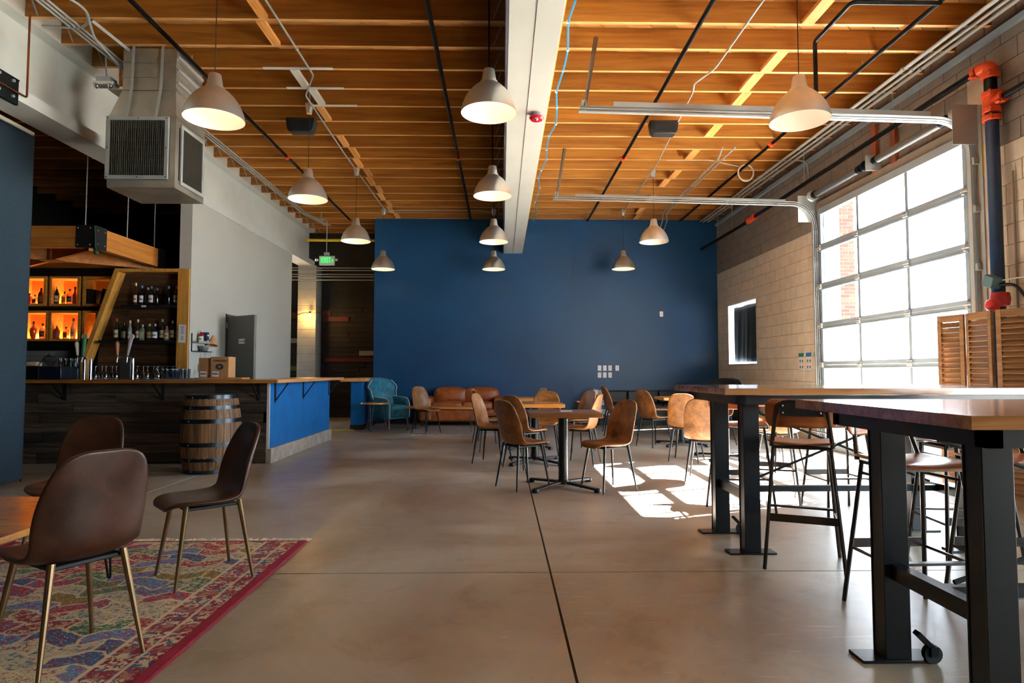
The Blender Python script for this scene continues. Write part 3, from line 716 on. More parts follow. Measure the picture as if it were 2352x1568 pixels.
c = rugm.mix(rugm.ramp(rugm.noise(v, 44, 4, .7, .8), [(.53, (0, 0, 0, 1)), (.55, (.92, .92, .92, 1))]), base, base2)
c = rugm.mix(rugm.ramp(rugm.noise(rugm.co((1, 1.5, 1)), 70, 3, .6), [(.60, (0, 0, 0, 1)), (.62, (.9, .9, .9, 1))]), c, hx('cfc2a8'))
c = rugm.mix(rugm.ramp(rugm.noise(v, 58, 2, .6, .6), [(.63, (0, 0, 0, 1)), (.65, (.9, .9, .9, 1))]), c, hx('3a5878'))
fy = rugm.math('PINGPONG', rugm.math('DIVIDE', rugm.math('ADD', Y_, wr_), .118), .5); fx = rugm.math('PINGPONG', rugm.math('DIVIDE', rugm.math('ADD', X_, off), .25), .5)
edge = rugm.math('MINIMUM', fy, rugm.math('MULTIPLY', fx, 2.2))
c = rugm.mix(rugm.ramp(edge, [(.05, (.85, .85, .85, 1)), (.08, (0, 0, 0, 1))]), c, hx('cdbfa2'))
bx = rugm.math('SUBTRACT', .985, rugm.math('ABSOLUTE', rugm.math('ADD', sep.outputs[0], -.002)))
bc = rugm.mix(rugm.ramp(rugm.noise(v, 22, 3, .6, 1.6), [(.48, (0, 0, 0, 1)), (.50, (1, 1, 1, 1))]), hx('86102e'), hx('c4b79f'))
bc = rugm.mix(rugm.ramp(rugm.noise(v, 30, 3, .6, 1.0), [(.56, (0, 0, 0, 1)), (.58, (1, 1, 1, 1))]), bc, hx('3f6688'))
bc = rugm.mix(rugm.ramp(rugm.math('PINGPONG', sep.outputs[1], .11), [(.07, (0, 0, 0, 1)), (.08, (.6, .6, .6, 1))]), bc, hx('86102e'))
c = rugm.mix(rugm.ramp(bx, [(.26, (1, 1, 1, 1)), (.265, (0, 0, 0, 1))], 'LINEAR'), c, bc)
c = rugm.mix(rugm.ramp(rugm.math('ABSOLUTE', rugm.math('SUBTRACT', bx, .262)), [(.007, (.9, .9, .9, 1)), (.012, (0, 0, 0, 1))]), c, hx('cfc3aa'))
c = rugm.mix(rugm.ramp(rugm.math('ABSOLUTE', rugm.math('SUBTRACT', bx, .13)), [(.005, (.8, .8, .8, 1)), (.010, (0, 0, 0, 1))]), c, hx('cfc3aa'))
pile = rugm.noise(v, 420, 2)
rugm.P(c=rugm.mix(.12, rugm.n('HueSaturation', {'Color': c, 'Saturation': 1.15, 'Value': 1.2}).outputs[0], rugm.ramp(pile, [(.3, hx('2b2426')), (.7, hx('d8cec0'))])), r=.95, n=rugm.bump(pile, .8, .004), sp=.15)
rg = thing('area_rug', 'red, blue and cream patterned rug with crimson binding under the leather chairs', 'rug', (-2.32, 2.8, 0))
MB().box(-3.26, -1.375, 1.2, 4.36, 0, .012).build('pile', rugm.m, rg, smooth=False)
M_bind = paint('crimson_binding', '8f0f34', .9, .15, 30, .6, 200)
MB().box(-1.38, -1.322, 1.2, 4.37, 0, .014).build('binding', M_bind, rg, bev=.005); MB().box(-3.31, -3.255, 1.2, 4.37, 0, .014).build('binding', M_bind, rg, bev=.005)
MB().box(-3.26, -1.375, 4.35, 4.37, 0, .0125).build('end_band', M_bind, rg)
fr = MB(); x = -3.30
while x < -1.32:
    L = .05 + .03 * random.random(); s_ = (random.random() - .5) * .05
    fr.tube([(x, 4.37, .008), (x + s_ * .5, 4.37 + L * .6, .006 + .012 * random.random()), (x + s_, 4.37 + L, .004)], .0035, 4, .002); x += .009
fr.build('fringe', flat('fringe_cotton', 'c8bda0', .95), rg)['kind'] = 'stuff'
g2 = NT('grey_rug'); _v = g2.co((1, 2.5, 1)); g2.P(c=g2.ramp(g2.noise(_v, 9, 5, .7, .6), [(.35, hx('5d5f66')), (.5, hx('8d8c8c')), (.65, hx('aaa49b'))]), r=.95)
o = MB().box(-1.80, .35, 11.6, 13.2, 0, .010).build('flat_rug', g2.m); tag(o, 'worn grey patterned rug under the orange sofa and long low table', 'rug')
# ---- sofa
so = thing('sofa', 'worn cognac orange leather sofa against the blue wall', 'sofa', (-.84, 13.85, 0))
def cushion(m, x0, x1, y0, y1, z0, z1, p=.03, n=6):
    """box with puffed faces"""
    cx, cy, cz = (x0 + x1) / 2, (y0 + y1) / 2, (z0 + z1) / 2; hx_, hy_, hz_ = (x1 - x0) / 2, (y1 - y0) / 2, (z1 - z0) / 2
    for ax in range(3):
        for sg in (-1, 1):
            def fn(u, v, ax=ax, sg=sg):
                a, b = 2 * u - 1, 2 * v - 1; bulge = (1 - a ** 4) * (1 - b ** 4)
                q = [0, 0, 0]; q[ax] = sg; q[(ax + 1) % 3] = a * (1 if sg > 0 else -1); q[(ax + 2) % 3] = b
                o_ = [q[0] * hx_, q[1] * hy_, q[2] * hz_]; o_[ax] += sg * p * bulge
                return (cx + o_[0], cy + o_[1], cz + o_[2])
            m.grid(fn, n, n)
    return m
def soft(name, mat, parent, *b, p=.03, bev=.03):
    m = cushion(MB(), *b, p=p); o = m.build(name, mat, parent, ang=80)
    w = o.modifiers.new('w', 'WELD'); w.merge_threshold = .002; s = o.modifiers.new('b', 'BEVEL'); s.width = bev; s.segments = 3; s.limit_method = 'ANGLE'; s.angle_limit = R(50); return o
soft('base', M_sofa, so, -1.76, .08, 13.52, 14.20, .10, .36, p=.02)
for a, b in ((-1.50, -.84), (-.84, -.20)): soft('seat_cushion', M_sofa, so, a + .01, b - .01, 13.48, 14.0, .35, .50, p=.03)
for a, b in ((-1.45, -.80), (-.80, -.10)): soft('back_cushion', M_sofa, so, a, b, 13.86, 14.12, .48, .78, p=.05)
soft('armrest', M_sofa, so, -1.78, -1.50, 13.50, 14.18, .12, .60, p=.03); soft('armrest', M_sofa, so, -.16, .10, 13.50, 14.18, .12, .60, p=.03)
for a in (-1.7, 0.0): MB().box(a - .03, a + .03, 13.56, 13.62, 0, .10).box(a - .03, a + .03, 14.08, 14.14, 0, .10).build('foot', M_black, so)
# ---- teal wing chair (local frame faces -Y)
def wing_chair(name, label, mat, piping, legm, loc, rz):
    t = lthing(name, label, 'armchair', loc, rz)
    soft('seat', mat, t, -.27, .27, -.33, .22, .24, .46, p=.03)
    def bk(u, v):
        a = u * 2 - 1; z = .42 + v * .62; w = .30 + .07 * sin(min(v, 1) * 2.4) - .06 * (v > .8) * (v - .8) * 5 + (.06 if v > .55 else 0) * sin((v - .55) / .45 * pi)
        zz = z - .05 * abs(a) ** 4 * (v > .7)
        return (a * w, .24 + .10 * v - .16 * abs(a) ** 2.5 * (1 - .25 * v), zz)
    MB().grid(bk, 14, 12).build('backrest', mat, t, sol=.07, sub=1)
    for s_ in (-1, 1):
        def arm(u, v, s_=s_):
            y = .25 - u * .56; top = .66 - .05 * u; top -= .10 * max(0, (u - .85) / .15) ** 2
            return (s_ * (.30 + .02 * sin(u * pi)), y, .22 + v * (top - .22))
        MB().grid(arm, 8, 5).build('armrest', mat, t, sol=.07, sub=1)
        MB().tube([V(arm(k / 10, 1)) + V((0, 0, .004)) for k in range(11)] + [V(arm(1, 1 - k / 6)) + V((0, -.004, 0)) for k in range(1, 7)], .009, 6).build('piping', piping, t)
        ee = 1 if s_ > 0 else 0
        MB().tube([V(bk(ee, .25 + .75 * k / 14)) + V((0, -.035, 0)) for k in range(15)], .008, 6).build('piping', piping, t)
    MB().box(-.32, .32, -.30, .30, .20, .26).build('frame', mat, t, bev=.02)
    for sx in (-1, 1):
        for sy in (-1, 1): MB().tube([(.27 * sx, .26 * sy, .22), (.29 * sx, (.29 if sy < 0 else .34) * sy, 0)], .024, 8, .014).build('leg', legm, t)
    return t
M_leg = wood('turned_leg_wood', ['5c2f18', '7f4826', '96603a'], 'Z', 1, .4)
M_piping = flat('pale_piping', 'b9cdd0', .6)
wing_chair('wing_armchair', 'teal velvet wing armchair with pale piping beside the low blue wall', M_teal, M_piping, M_leg, (-2.34, 13.05, 0), R(58))
M_dkteal = leather('dark_charcoal_fabric', '0c1116', '141b22', '1d2630', .6)
wing_chair('dark_armchair', 'dark high-backed armchair against the block wall, only its rounded top visible', M_dkteal, M_dkteal, M_black, (4.25, 12.3, 0), R(-60))
pm = NT('plaid_wool'); _v = pm.co(); s_ = pm.n('SeparateXYZ', {0: _v})
def stripes(ax, per, th): return pm.math('LESS_THAN', pm.math('PINGPONG', s_.outputs[ax], per), th)
c = pm.mix(.5, pm.mix(stripes(0, .10, .045), hx('d9d6cc'), hx('24466c')), pm.mix(stripes(2, .10, .045), hx('d9d6cc'), hx('2c5078')))
pm.P(c=c, r=.95)
def bl(u, v):
    s = v * 1.15
    if s < .40: y, z = 13.545 - .01 * sin(s * 8), .22 + s
    elif s < .85: y, z = 13.56 + (s - .40), .625 + .02 * sin((s - .4) * 9)
    else: y, z = 13.99, .64 + (s - .85) * .45
    return (1.97 + u * .36 + .02 * sin(v * 6), y - .012 * sin(u * 20) - .03 * u * (s < .4), z + .010 * sin(u * 14 + v * 4) - .10 * max(0, u - .45) * (s > .4))
o = MB().grid(bl, 16, 20).build('plaid_blanket', pm.m, sol=.012); tag(o, 'blue and cream plaid blanket thrown over the left arm of the black bench', 'blanket')
# ---- black bench
bn = thing('booth_bench', 'long black upholstered bench along the right part of the blue wall', 'bench', (3.75, 13.9, 0))
MB().box(2.05, 4.90, 13.66, 14.22, .0, .12).build('plinth', M_black, bn); MB().box(1.98, 2.12, 13.58, 14.2, .0, .60).build('armrest', flat('bench_black', '101216', .5), bn, bev=.03); MB().box(2.12, 4.90, 13.62, 14.2, .12, .36).build('base', flat('bench_black', '101216', .5), bn, bev=.01)
for i in range(4):
    a = 2.13 + i * .693; MB().box(a, a + .685, 13.60, 14.05, .36, .46).build('seat_cushion', flat('bench_black', '101216'), bn, bev=.03); MB().box(a, a + .685, 14.02, 14.18, .46, .74).build('back_cushion', flat('bench_black', '101216'), bn, bev=.03)
# ---- high communal tables (local frame: origin under the near left corner)
def high_table(label, loc, rz, L, Wd, zt, group='high communal tables on black trestles'):
    t = lthing('high_table', label, 'table', loc, rz, group)
    n = 6; 
    for i in range(n): MB().box(0, L, i * Wd / n + .0006, (i + 1) * Wd / n - .0006, zt - .040, zt).build('top_board', M_high, t)
    MB().box(.12, L - .12, .10, .15, zt - .105, zt - .046).box(.12, L - .12, Wd - .15, Wd - .10, zt - .105, zt - .046).box(.12, .17, .1, Wd - .1, zt - .105, zt - .046).box(L - .17, L - .12, .1, Wd - .1, zt - .105, zt - .046).build('under_frame', M_legblk, t)
    for k, x in enumerate((.25, L - .45)):
        for j, y in enumerate((.27, Wd - .27)):
            c = MB().box(x - .052, x + .052, y - .045, y - .037, .012, zt - .1).box(x - .052, x + .052, y + .037, y + .045, .012, zt - .1).box(x - .048, x - .040, y - .038, y + .038, .012, zt - .1).box(x + .040, x + .048, y - .038, y + .038, .012, zt - .1)
            c.build('leg', M_legblk, t, bev=.002)
            MB().box(x - .15, x + .15, y - .055, y + .055, 0, .012).build('foot_plate', M_legblk, t, bev=.002)
            if (k, j) in ((0, 1), (1, 0)):
                q = MB().lathe([(.012, -.012), (.036, -.012), (.036, .012), (.012, .012)], 16, (x + .13, y - .05, .037), 'Y').build('caster', M_black, t)
                MB().bar((x + .07, y - .05, .12), (x + .14, y - .05, .05), .035, .018).bar((x + .13, y - .07, .05), (x + .13, y - .03, .05), .03, .04).build('caster_fork', M_steelblk, q)
        MB().box(x - .025, x + .025, .27, Wd - .27, .33, .39).build('cross_bar', M_legblk, t)
    MB().box(.25, L - .45, Wd / 2 - .02, Wd / 2 + .02, .34, .38).build('stretcher', M_legblk, t)
    MB().tube([(.30, Wd / 2 - .03, .40), (L - .5, Wd / 2 - .03, zt - .13)], .009, 6).tube([(.30, Wd / 2 + .03, zt - .13), (L - .5, Wd / 2 + .03, .40)], .009, 6).build('brace_rod', M_black, t)
    return t
high_table('far high communal table with lacquered oak boards on black trestle legs', (1.36, 3.80, 0), R(1), 2.15, 1.06, 1.063)
high_table('near high communal table with reflective boards filling the lower right corner', (1.345, 1.78, 0), R(0), 2.4, 1.08, 1.038)
# ---- bar stools (local frame faces +X)
M_seatw = wood('stool_seat_wood', ['7a3c1a', 'a35a28', 'b8713a'], 'Y', 1.2, .3, 1, coat=.4, knots=False)
M_stube = metal('stool_tube', '5a5450', .3, .1)
def make_stool(label):
    t = lthing('bar_stool', label, 'stool')
    def st(u, v): x = -.18 + u * .37; y = (v * 2 - 1) * (.195 - .02 * (abs(2 * u - 1) ** 6)); return (x, y, .735 + .012 * abs(2 * v - 1) ** 2 - .018 * max(0, (u - .8) / .2) ** 2)
    MB().grid(st, 8, 8).build('seat', M_seatw, t, sol=.016, sub=1)
    def bk(u, v): a = v * 2 - 1; return (-.225 + .045 * a * a - .02 * u, a * (.20 - .025 * (abs(2 * u - 1) ** 5)), .835 + u * .17)
    MB().grid(bk, 6, 10).build('backrest', M_seatw, t, sol=.014, sub=1)
    MB().box(-.249, -.243, -.115, .115, .905, .985).build('back_plate', M_black, t)
    for y in (-.1, .1):
        for z in (.925, .965): MB().sphere((-.252, y, z), .006, 8).build('rivet', M_galv, t)
    MB().tube(round_path([(-.155, -.165, .72), (-.245, -.13, .99), (-.245, .13, .99), (-.155, .165, .72)], .05), .012, 8).build('back_tube', M_stube, t)
    for sx, sy in ((1, 1), (1, -1), (-1, 1), (-1, -1)):
        MB().tube([(.13 * sx, .155 * sy, .722), (.215 * sx, .215 * sy, .0)], .011, 8).build('leg', M_stube, t)
    MB().box(-.15, .15, -.16, .16, .705, .722).build('seat_frame', M_stube, t)
    def at_(sx, sy, z): k = (.722 - z) / .722; return V(((.13 + .085 * k) * sx, (.155 + .06 * k) * sy, z))
    MB().bar(at_(-1, -1, .30), at_(-1, 1, .30), .008, .045).build('foot_rail', M_stube, t); MB().bar(at_(1, -1, .30), at_(1, 1, .30), .03, .012).build('foot_rail', M_stube, t)
    for sy in (-1, 1):
        for zz in (.28, .66): MB().tube([at_(-1, sy, zz), at_(1, sy, zz)], .008, 6).build('side_rail', M_stube, t)
    return t
GS = 'bar stools around the high tables'
s0 = make_stool('metal bar stool fully in view at the far high table, back to the camera')
s0.location = (1.84, 3.85, 0); s0.rotation_euler = (0, 0, R(66)); s0['group'] = GS
for x, y, a, lab in (
    (2.78, 3.78, 84, 'bar stool on the near side of the far high table, toward its right end'),
    (1.98, 5.22, 268, 'bar stool behind the far high table at its left end'),
    (2.82, 5.25, 272, 'bar stool behind the far high table toward its right end'),
    (1.97, 3.02, 272, 'bar stool between the two high tables, seat glowing beside the near left leg'),
    (2.48, 3.02, 265, 'bar stool between the high tables cut off by the right edge'),
    (2.45, 5.7, 250, 'bar stool pushed back from the far high table toward the overhead door')):
    dup(s0, (x, y, 0), R(a), lab, GS)
# ---- louvred folding screens
M_louv = wood('louvre_wood', ['5e3f24', '86603a', '9c7448'], 'X', 1.2, .5, 1, knots=False, vary=.12)
def screen(p0, p1, h, label):
    d = V(p1) - V(p0); L = d.length; t = lthing('louvred_screen', label, 'screen', (p0[0], p0[1], 0), atan2(d.y, d.x), 'folding louvred screens')
    for a in (0, L - .045): MB().box(a, a + .045, -.014, .014, .04 if a else .0, h).build('stile', M_louv, t, bev=.002)
    for z in (.04, .82, h - .07): MB().box(.045, L - .045, -.013, .013, z, z + .07).build('rail', M_louv, t, bev=.002)
    z = .13
    while z < h - .09:
        if not (.79 < z < .90): MB().box(.045, L - .045, -.004, .004, -.03, .03).xf(MX.Translation((0, 0, z)) @ MX.Rotation(R(-35), 4, 'X')).build('slat', M_louv, t)
        z += .052
    return t
screen((4.56, 6.46), (4.62, 6.17), 1.74, 'far narrow leaf of the louvred wooden screen beside the overhead door')
screen((4.63, 6.15), (4.60, 5.79), 1.74, 'middle leaf of the louvred wooden screen under the pipe riser')
screen((4.61, 5.75), (4.74, 5.40), 1.74, 'nearest leaf of the louvred wooden screen, cut off by the right edge')
# ================================================================ BAR
bar = shell('bar_counter', kind=None) if 0 else thing('bar_counter', 'L-shaped bar clad in weathered planks with a bright blue end panel', 'bar counter', (-4.5, 8.6, 0))
MB().box(-8.0, -2.985, 8.10, 8.30, .02, 1.02).box(-3.2, -2.985, 8.1, 10.88, .02, 1.02).build('carcass', M_black, bar, smooth=False)
for r in range(8):
    z0 = .012 + r * .1262; x = -8.0 + (r * .53 % 1.1) - 1.1; c = 0
    while x < -3.0:
        L = .7 + ((r * 5 + c * 3) % 5) * .28; x1 = min(x + L, -2.99)
        if x1 - x > .05: MB().box(max(x, -8) + .003, x1 - .003, 8.07 + .006 * ((r + c) % 2), 8.10, z0 + .002, z0 + .123).build('plank', M_barn, bar, smooth=False)
        x = x1; c += 1
MB().box(-2.985, -2.96, 8.085, 10.88, .185, 1.02).build('blue_end_panel', M_bluebar, bar, smooth=False)
MB().box(-2.99, -2.955, 8.068, 8.086, .185, 1.02).build('white_corner_bead', flat('bead_white', 'd8d8d4', .5), bar)
MB().box(-3.0, -2.925, 8.07, 10.90, 0, .185).build('concrete_plinth', paint('plinth_concrete', '9c968c', .8, .2, 7, .5, 30), bar, bev=.004)
MB().box(-8.0, -2.75, 7.75, 8.62, 1.022, 1.066).build('worktop', M_top, bar, bev=.004)
MB().box(-3.45, -2.75, 8.622, 11.0, 1.022, 1.066).build('worktop', M_topY, bar, bev=.004)
MB().box(-2.752, -2.745, 7.76, 10.99, 1.024, 1.064).build('end_grain_edge', M_topY, bar)
for x in (-3.09, -4.3, -5.53, -6.8):
    MB().bar((x, 8.06, .80), (x, 8.06, 1.02), .03, .006, upv=(0, 1, 0)).bar((x, 7.80, 1.018), (x, 8.06, 1.018), .03, .006).bar((x, 8.05, .82), (x, 7.83, 1.01), .022, .012).build('shelf_bracket', M_black, bar)
for y in (8.26, 9.42, 10.80):
    MB().bar((-2.952, y, .76), (-2.952, y, 1.02), .03, .006, upv=(1, 0, 0)).bar((-2.95, y, 1.018), (-2.77, y, 1.018), .03, .006).bar((-2.945, y, .79), (-2.79, y, 1.01), .022, .012).build('shelf_bracket', M_black, bar)
# ---- oak barrel
br = thing('oak_barrel', 'upright oak whisky barrel with dark steel hoops in front of the bar', 'barrel', (-3.42, 7.48, 0))
def rb(z): q = (z - .445) / .445; return .335 - .058 * q * q
M_stave = wood('stave_oak', ['2e1e12', '644629', '8a6540', 'a37c52'], 'Z', 1.0, .6, 1, vary=.2)
for k in range(26):
    a0 = 2 * pi * k / 26 + .006; a1 = 2 * pi * (k + 1) / 26 - .006; m = MB(); n = 10; vs = []
    for i in range(n + 1):
        z = .89 * i / n
        for a, r in ((a0, rb(z)), ((a0 + a1) / 2, rb(z) + .001), (a1, rb(z)), (a1, rb(z) - .025), (a0, rb(z) - .025)): vs.append((-3.42 + r * cos(a), 7.48 + r * sin(a), z))
    fs = [(i * 5 + j, i * 5 + (j + 1) % 5, (i + 1) * 5 + (j + 1) % 5, (i + 1) * 5 + j) for i in range(n) for j in range(5)] + [(4, 3, 2, 1, 0), tuple(n * 5 + j for j in range(5))]
    m._add(vs, fs); m.build('stave', M_stave, br)
MB().lathe([(0.001, .862), (.262, .862), (.262, .872), (0.001, .872)], 26, (-3.42, 7.48, 0)).lathe([(0.001, .03), (.26, .03), (.26, .04), (0.001, .04)], 26, (-3.42, 7.48, 0)).build('barrel_head', M_stave, br)
M_hoop = metal('hoop_steel', '4a5258', .3, .25)
for z, h in ((.866, .062), (.752, .044), (.60, .048), (.335, .048), (.165, .044), (.032, .060)):
    pr = [(rb(z - h / 2 if z > .06 else .002) + .001, max(z - h / 2, .002)), (rb(z) + .004, max(z - h / 2, .002)), (rb(z) + .003, min(z + h / 2, .897)), (rb(z) - .003, min(z + h / 2, .897))]
    o = MB().lathe(pr, 40, (-3.42, 7.48, 0)).build('hoop', M_hoop, br)
    MB().sphere((-3.42 + (rb(z) + .004) * cos(-1.9), 7.48 + (rb(z) + .004) * sin(-1.9), z), .008, 8).build('rivet', M_galv, o)
# ---- back bar
bb = thing('back_bar', 'back bar wall with golden slanted wooden frame and dark plank backing', 'shelving', (-5.6, 9.8, 0))
MB().prism([(-6.25, 0), (-4.9, 0), (-4.9, 2.74), (-5.84, 2.74), (-6.25, 1.33)], 9.76, 9.86, 'Y').box(-8.2, -5.0, 10.02, 10.1, 0, 2.74).build('backing', M_black, bb, smooth=False)
MB().box(-8.1, -4.75, 9.1, 9.72, .02, 1.0).build('back_counter', M_black, bb, smooth=False); MB().box(-8.1, -4.75, 9.08, 9.73, 1.0, 1.055).build('back_worktop', flat('dark_worktop', '17130f', .3), bb, bev=.004)
def clipx(z): return -6.32 + (z - 1.30) * (.48 / 1.42) if z > 1.3 else -6.32
for r in range(14):
    z0 = 1.056 + r * .119; x = -6.2; c = 0
    while x < -4.92:
        L = .45 + ((r * 3 + c * 5) % 4) * .25; x1 = min(x + L, -4.915)
        a = max(x, clipx(z0) + .02)
        if x1 - a > .04: MB().box(a + .002, x1 - .002, 9.735 + .006 * ((r + c) % 2), 9.76, z0 + .002, z0 + .117).build('plank', M_barnd, bb, smooth=False)
        x = x1; c += 1
# frame: right post, head, slanted post
MB().box(-4.90, -4.735, 9.53, 9.72, 1.056, 2.725).build('post', M_frame, bb, bev=.003)
MB().box(-4.905, -4.895, 9.525, 9.72, 1.056, 2.70).build('post_edge', flat('frame_edge', '9a6c2c', .5), bb)
MB().prism([(-5.86, 2.725), (-5.80, 2.675), (-4.90, 2.675), (-4.90, 2.725)], 9.53, 9.72, 'Y').build('head_rail', M_frame, bb, bev=.002)
MB().prism([(-6.325, 1.056), (-6.325, 1.33), (-5.86, 2.725), (-5.80, 2.675), (-6.265, 1.30), (-6.265, 1.056)], 9.53, 9.72, 'Y').build('slanted_post', M_frame, bb, bev=.002)
for z, a in ((2.155, -5.76), (1.616, -6.08)): MB().box(a, -4.90, 9.545, 9.73, z - .022, z + .022).build('shelf', flat('shelf_black', '15171a', .45), bb, bev=.003)
MB().box(-5.45, -5.38, 9.541, 9.545, 2.14, 2.165).build('shelf_tag', flat('paper_white', 'eeeeea'), bb)
for q in (2.66, 1.50): MB().box(-8.15, -6.15, 9.95, 10.02, q, q + .13).build('dark_band', M_black, bb)
# tiles under the cubbies
for r in range(5):
    z0 = 1.06 + r * .087
    for c in range(8):
        x = -8.1 + c * .26 + (.13 if r % 2 else 0)
        MB().box(x + .002, min(x + .258, -6.2), 10.0, 10.018, z0 + .002, z0 + .085).build('tile', M_tile, bb, bev=.002) if x < -6.25 else None
# bottle bar mat with greenery line
# cubbies
M_cubglow = wood('cubby_back', ['d89048', 'e8a458', 'f0b068'], 'X', .5, .6, 1, knots=False, vary=.05)
def cubby(x0, x1, z0, z1, lit, label):
    t = thing('shelf_cubby', label, 'shelf box', ((x0 + x1) / 2 * .987, 9.85, z0), group='illuminated shelf boxes behind the bar')
    th = .036; y0, y1 = 9.725, 10.0
    x0 *= .987; x1 *= .987; z0 = 1.165 + (z0 - 1.165) * .987; z1 = 1.165 + (z1 - 1.165) * .987
    MB().box(x0, x1, y0, y1, z0, z0 + th).build('bottom_board', M_cubby, t, bev=.002); MB().box(x0, x1, y0, y1, z1 - th, z1).build('top_board', M_cubby, t, bev=.002)
    MB().box(x0, x0 + th, y0, y1, z0 + th, z1 - th).build('side_board', M_cubby, t, bev=.002); MB().box(x1 - th, x1, y0, y1, z0 + th, z1 - th).build('side_board', M_cubby, t, bev=.002)
    MB().box(x0 + th, x1 - th, y1 - .012, y1, z0 + th, z1 - th).build('back_board', M_cubglow, t)
    if lit:
        if lit == 1: MB().box(x0 + .06, x1 - .06, y1 - .04, y1 - .015, z0 + th, z0 + th + .012).build('light_strip', emit('warm_strip', 'ffb45a', 9), t)
        l = bpy.data.lights.new('strip_light', 'AREA'); l.shape = 'RECTANGLE'; l.size = x1 - x0 - .12; l.size_y = .02; l.energy = .85 * lit; l.color = (1, .64, .28)
        lo = bpy.data.objects.new('strip_light', l); COL.objects.link(lo); lo.parent = t; lo.location = (0, .12, .055); lo.rotation_euler = (R(180), 0, 0)
    return t
cubby(-7.56, -7.112, 2.185, 2.652, True, 'upper left lit shelf box, half hidden by the navy curtain')
cubby(-7.057, -6.593, 2.185, 2.652, True, 'upper middle lit shelf box with four whisky bottles')
cubby(-6.546, -6.09, 2.185, 2.652, .22, 'upper dim shelf box with black books behind the slanted post')
cubby(-7.56, -7.062, 1.638, 2.113, True, 'lower left lit shelf box with the teardrop bottle')
cubby(-7.045, -6.567, 1.638, 2.113, True, 'lower middle lit shelf box with three bottles')
cubby(-6.535, -6.295, 1.638, 2.113, .22, 'lower dim shelf box cut off by the slanted post')
# ---- bottles
def bottle(x, y, z, h, kind, gc, lc, cc, label, group, sp=1.0):
    t = thing('bottle', label, 'bottle', (x, y, z), group=group); r = {'wine': .037, 'round': .042, 'square': .044, 'tear': .052, 'slim': .032}[kind]
    nh = {'wine': .30, 'round': .25, 'square': .22, 'tear': .25, 'slim': .35}[kind]; sh = h * (1 - nh) 
    if kind == 'tear': pr = [(.02, 0), (.026, .005), (r * .8, h * .18), (r, h * .45), (r * .9, h * .58), (r * .5, h * .68), (.013, h * .75), (.012, h * .9)]
    elif kind == 'square': pr = [(r * .9, 0), (r, .006), (r, sh * .8), (r * .8, sh * .92), (.016, sh), (.014, h * .86)]
    else: pr = [(r * .9, 0), (r, .006), (r, sh * .82), (r * .85, sh * .92), (.016, sh + .02), (.0135, h * .9)]
    n = 4 if kind == 'square' else 16
    m = MB().lathe(pr, n, (x, y, z))
    if n == 4: m.xf(MX.Translation((x, y, z)) @ MX.Rotation(pi / 4, 4, 'Z') @ MX.Translation((-x, -y, -z)))
    m.build('glass_body', flat('bottle_glass_' + gc, gc, .06, 0, coat=1.0, t=(.55 if gc[0] in 'de' else .15)), t, bev=.004 if n == 4 else 0)
    if lc:
        a, b = (z + sh * .18, z + sh * .68)
        if n == 4: MB().box(x - r * .66, x + r * .66, y - r * .73, y - r * .70, a, b).build('paper_label', flat('label_' + lc, lc, .6), t)
        else:
            k = r + .0012 if kind != 'tear' else r * 1.0; mm = MB(); mm.grid(lambda u, v: (x + k * sin((u - .5) * 2.2), y - k * cos((u - .5) * 2.2), a + (b - a) * v), 10, 1); mm.build('paper_label', flat('label_' + lc, lc, .6), t)
            MB().grid(lambda u, v: (x + (k + .0006) * sin((u - .5) * 1.5), y - (k + .0006) * cos((u - .5) * 1.5), a + (b - a) * (.35 + .2 * v)), 6, 1).build('label_band', flat('label_ink', '6a5a48', .6), t)
    MB().lathe([(.0155, h * .86), (.0155, h * .985), (.012, h)], 12, (x, y, z)).build('cap', flat('cap_' + cc, cc, .35), t)
GU, GL, GCb = 'bottles on the upper black shelf', 'bottles on the lower black shelf', 'bottles in the lit shelf boxes'
for x, h, k, g, l, c, lab in (
    (-5.602, .34, 'slim', '4a2a20', 'd8cfd2', 'e8e4e0', 'tall bottle with white pouring spout, first from left on the upper shelf'),
    (-5.510, .30, 'wine', '16181c', 'e4e4e8', '3a7ab8', 'dark bottle with white label and blue neck, second on the upper shelf'),
    (-5.418, .27, 'wine', '100f12', None, '8a9096', 'dark bottle with grey cap standing behind the blue-capped pair'),
    (-5.365, .29, 'round', '18161a', 'd2cbd6', '3a7ab8', 'dark bottle with pale lilac label and blue cap, upper shelf middle'),
    (-5.279, .26, 'wine', '0c0b0e', None, '6f7078', 'small dim bottle standing alone at the gap of the upper shelf'),
    (-5.101, .29, 'wine', '0e1420', None, 'a0b4c8', 'dark unlabelled bottle with silver pourer on the upper shelf'),
    (-4.985, .29, 'round', '141210', 'd9d2c6', 'c84a28', 'bottle with red cap and cream label beside the post on the upper shelf')):
    bottle(x * .997, 9.62, 2.178, h, k, g, l, c, lab, GU)
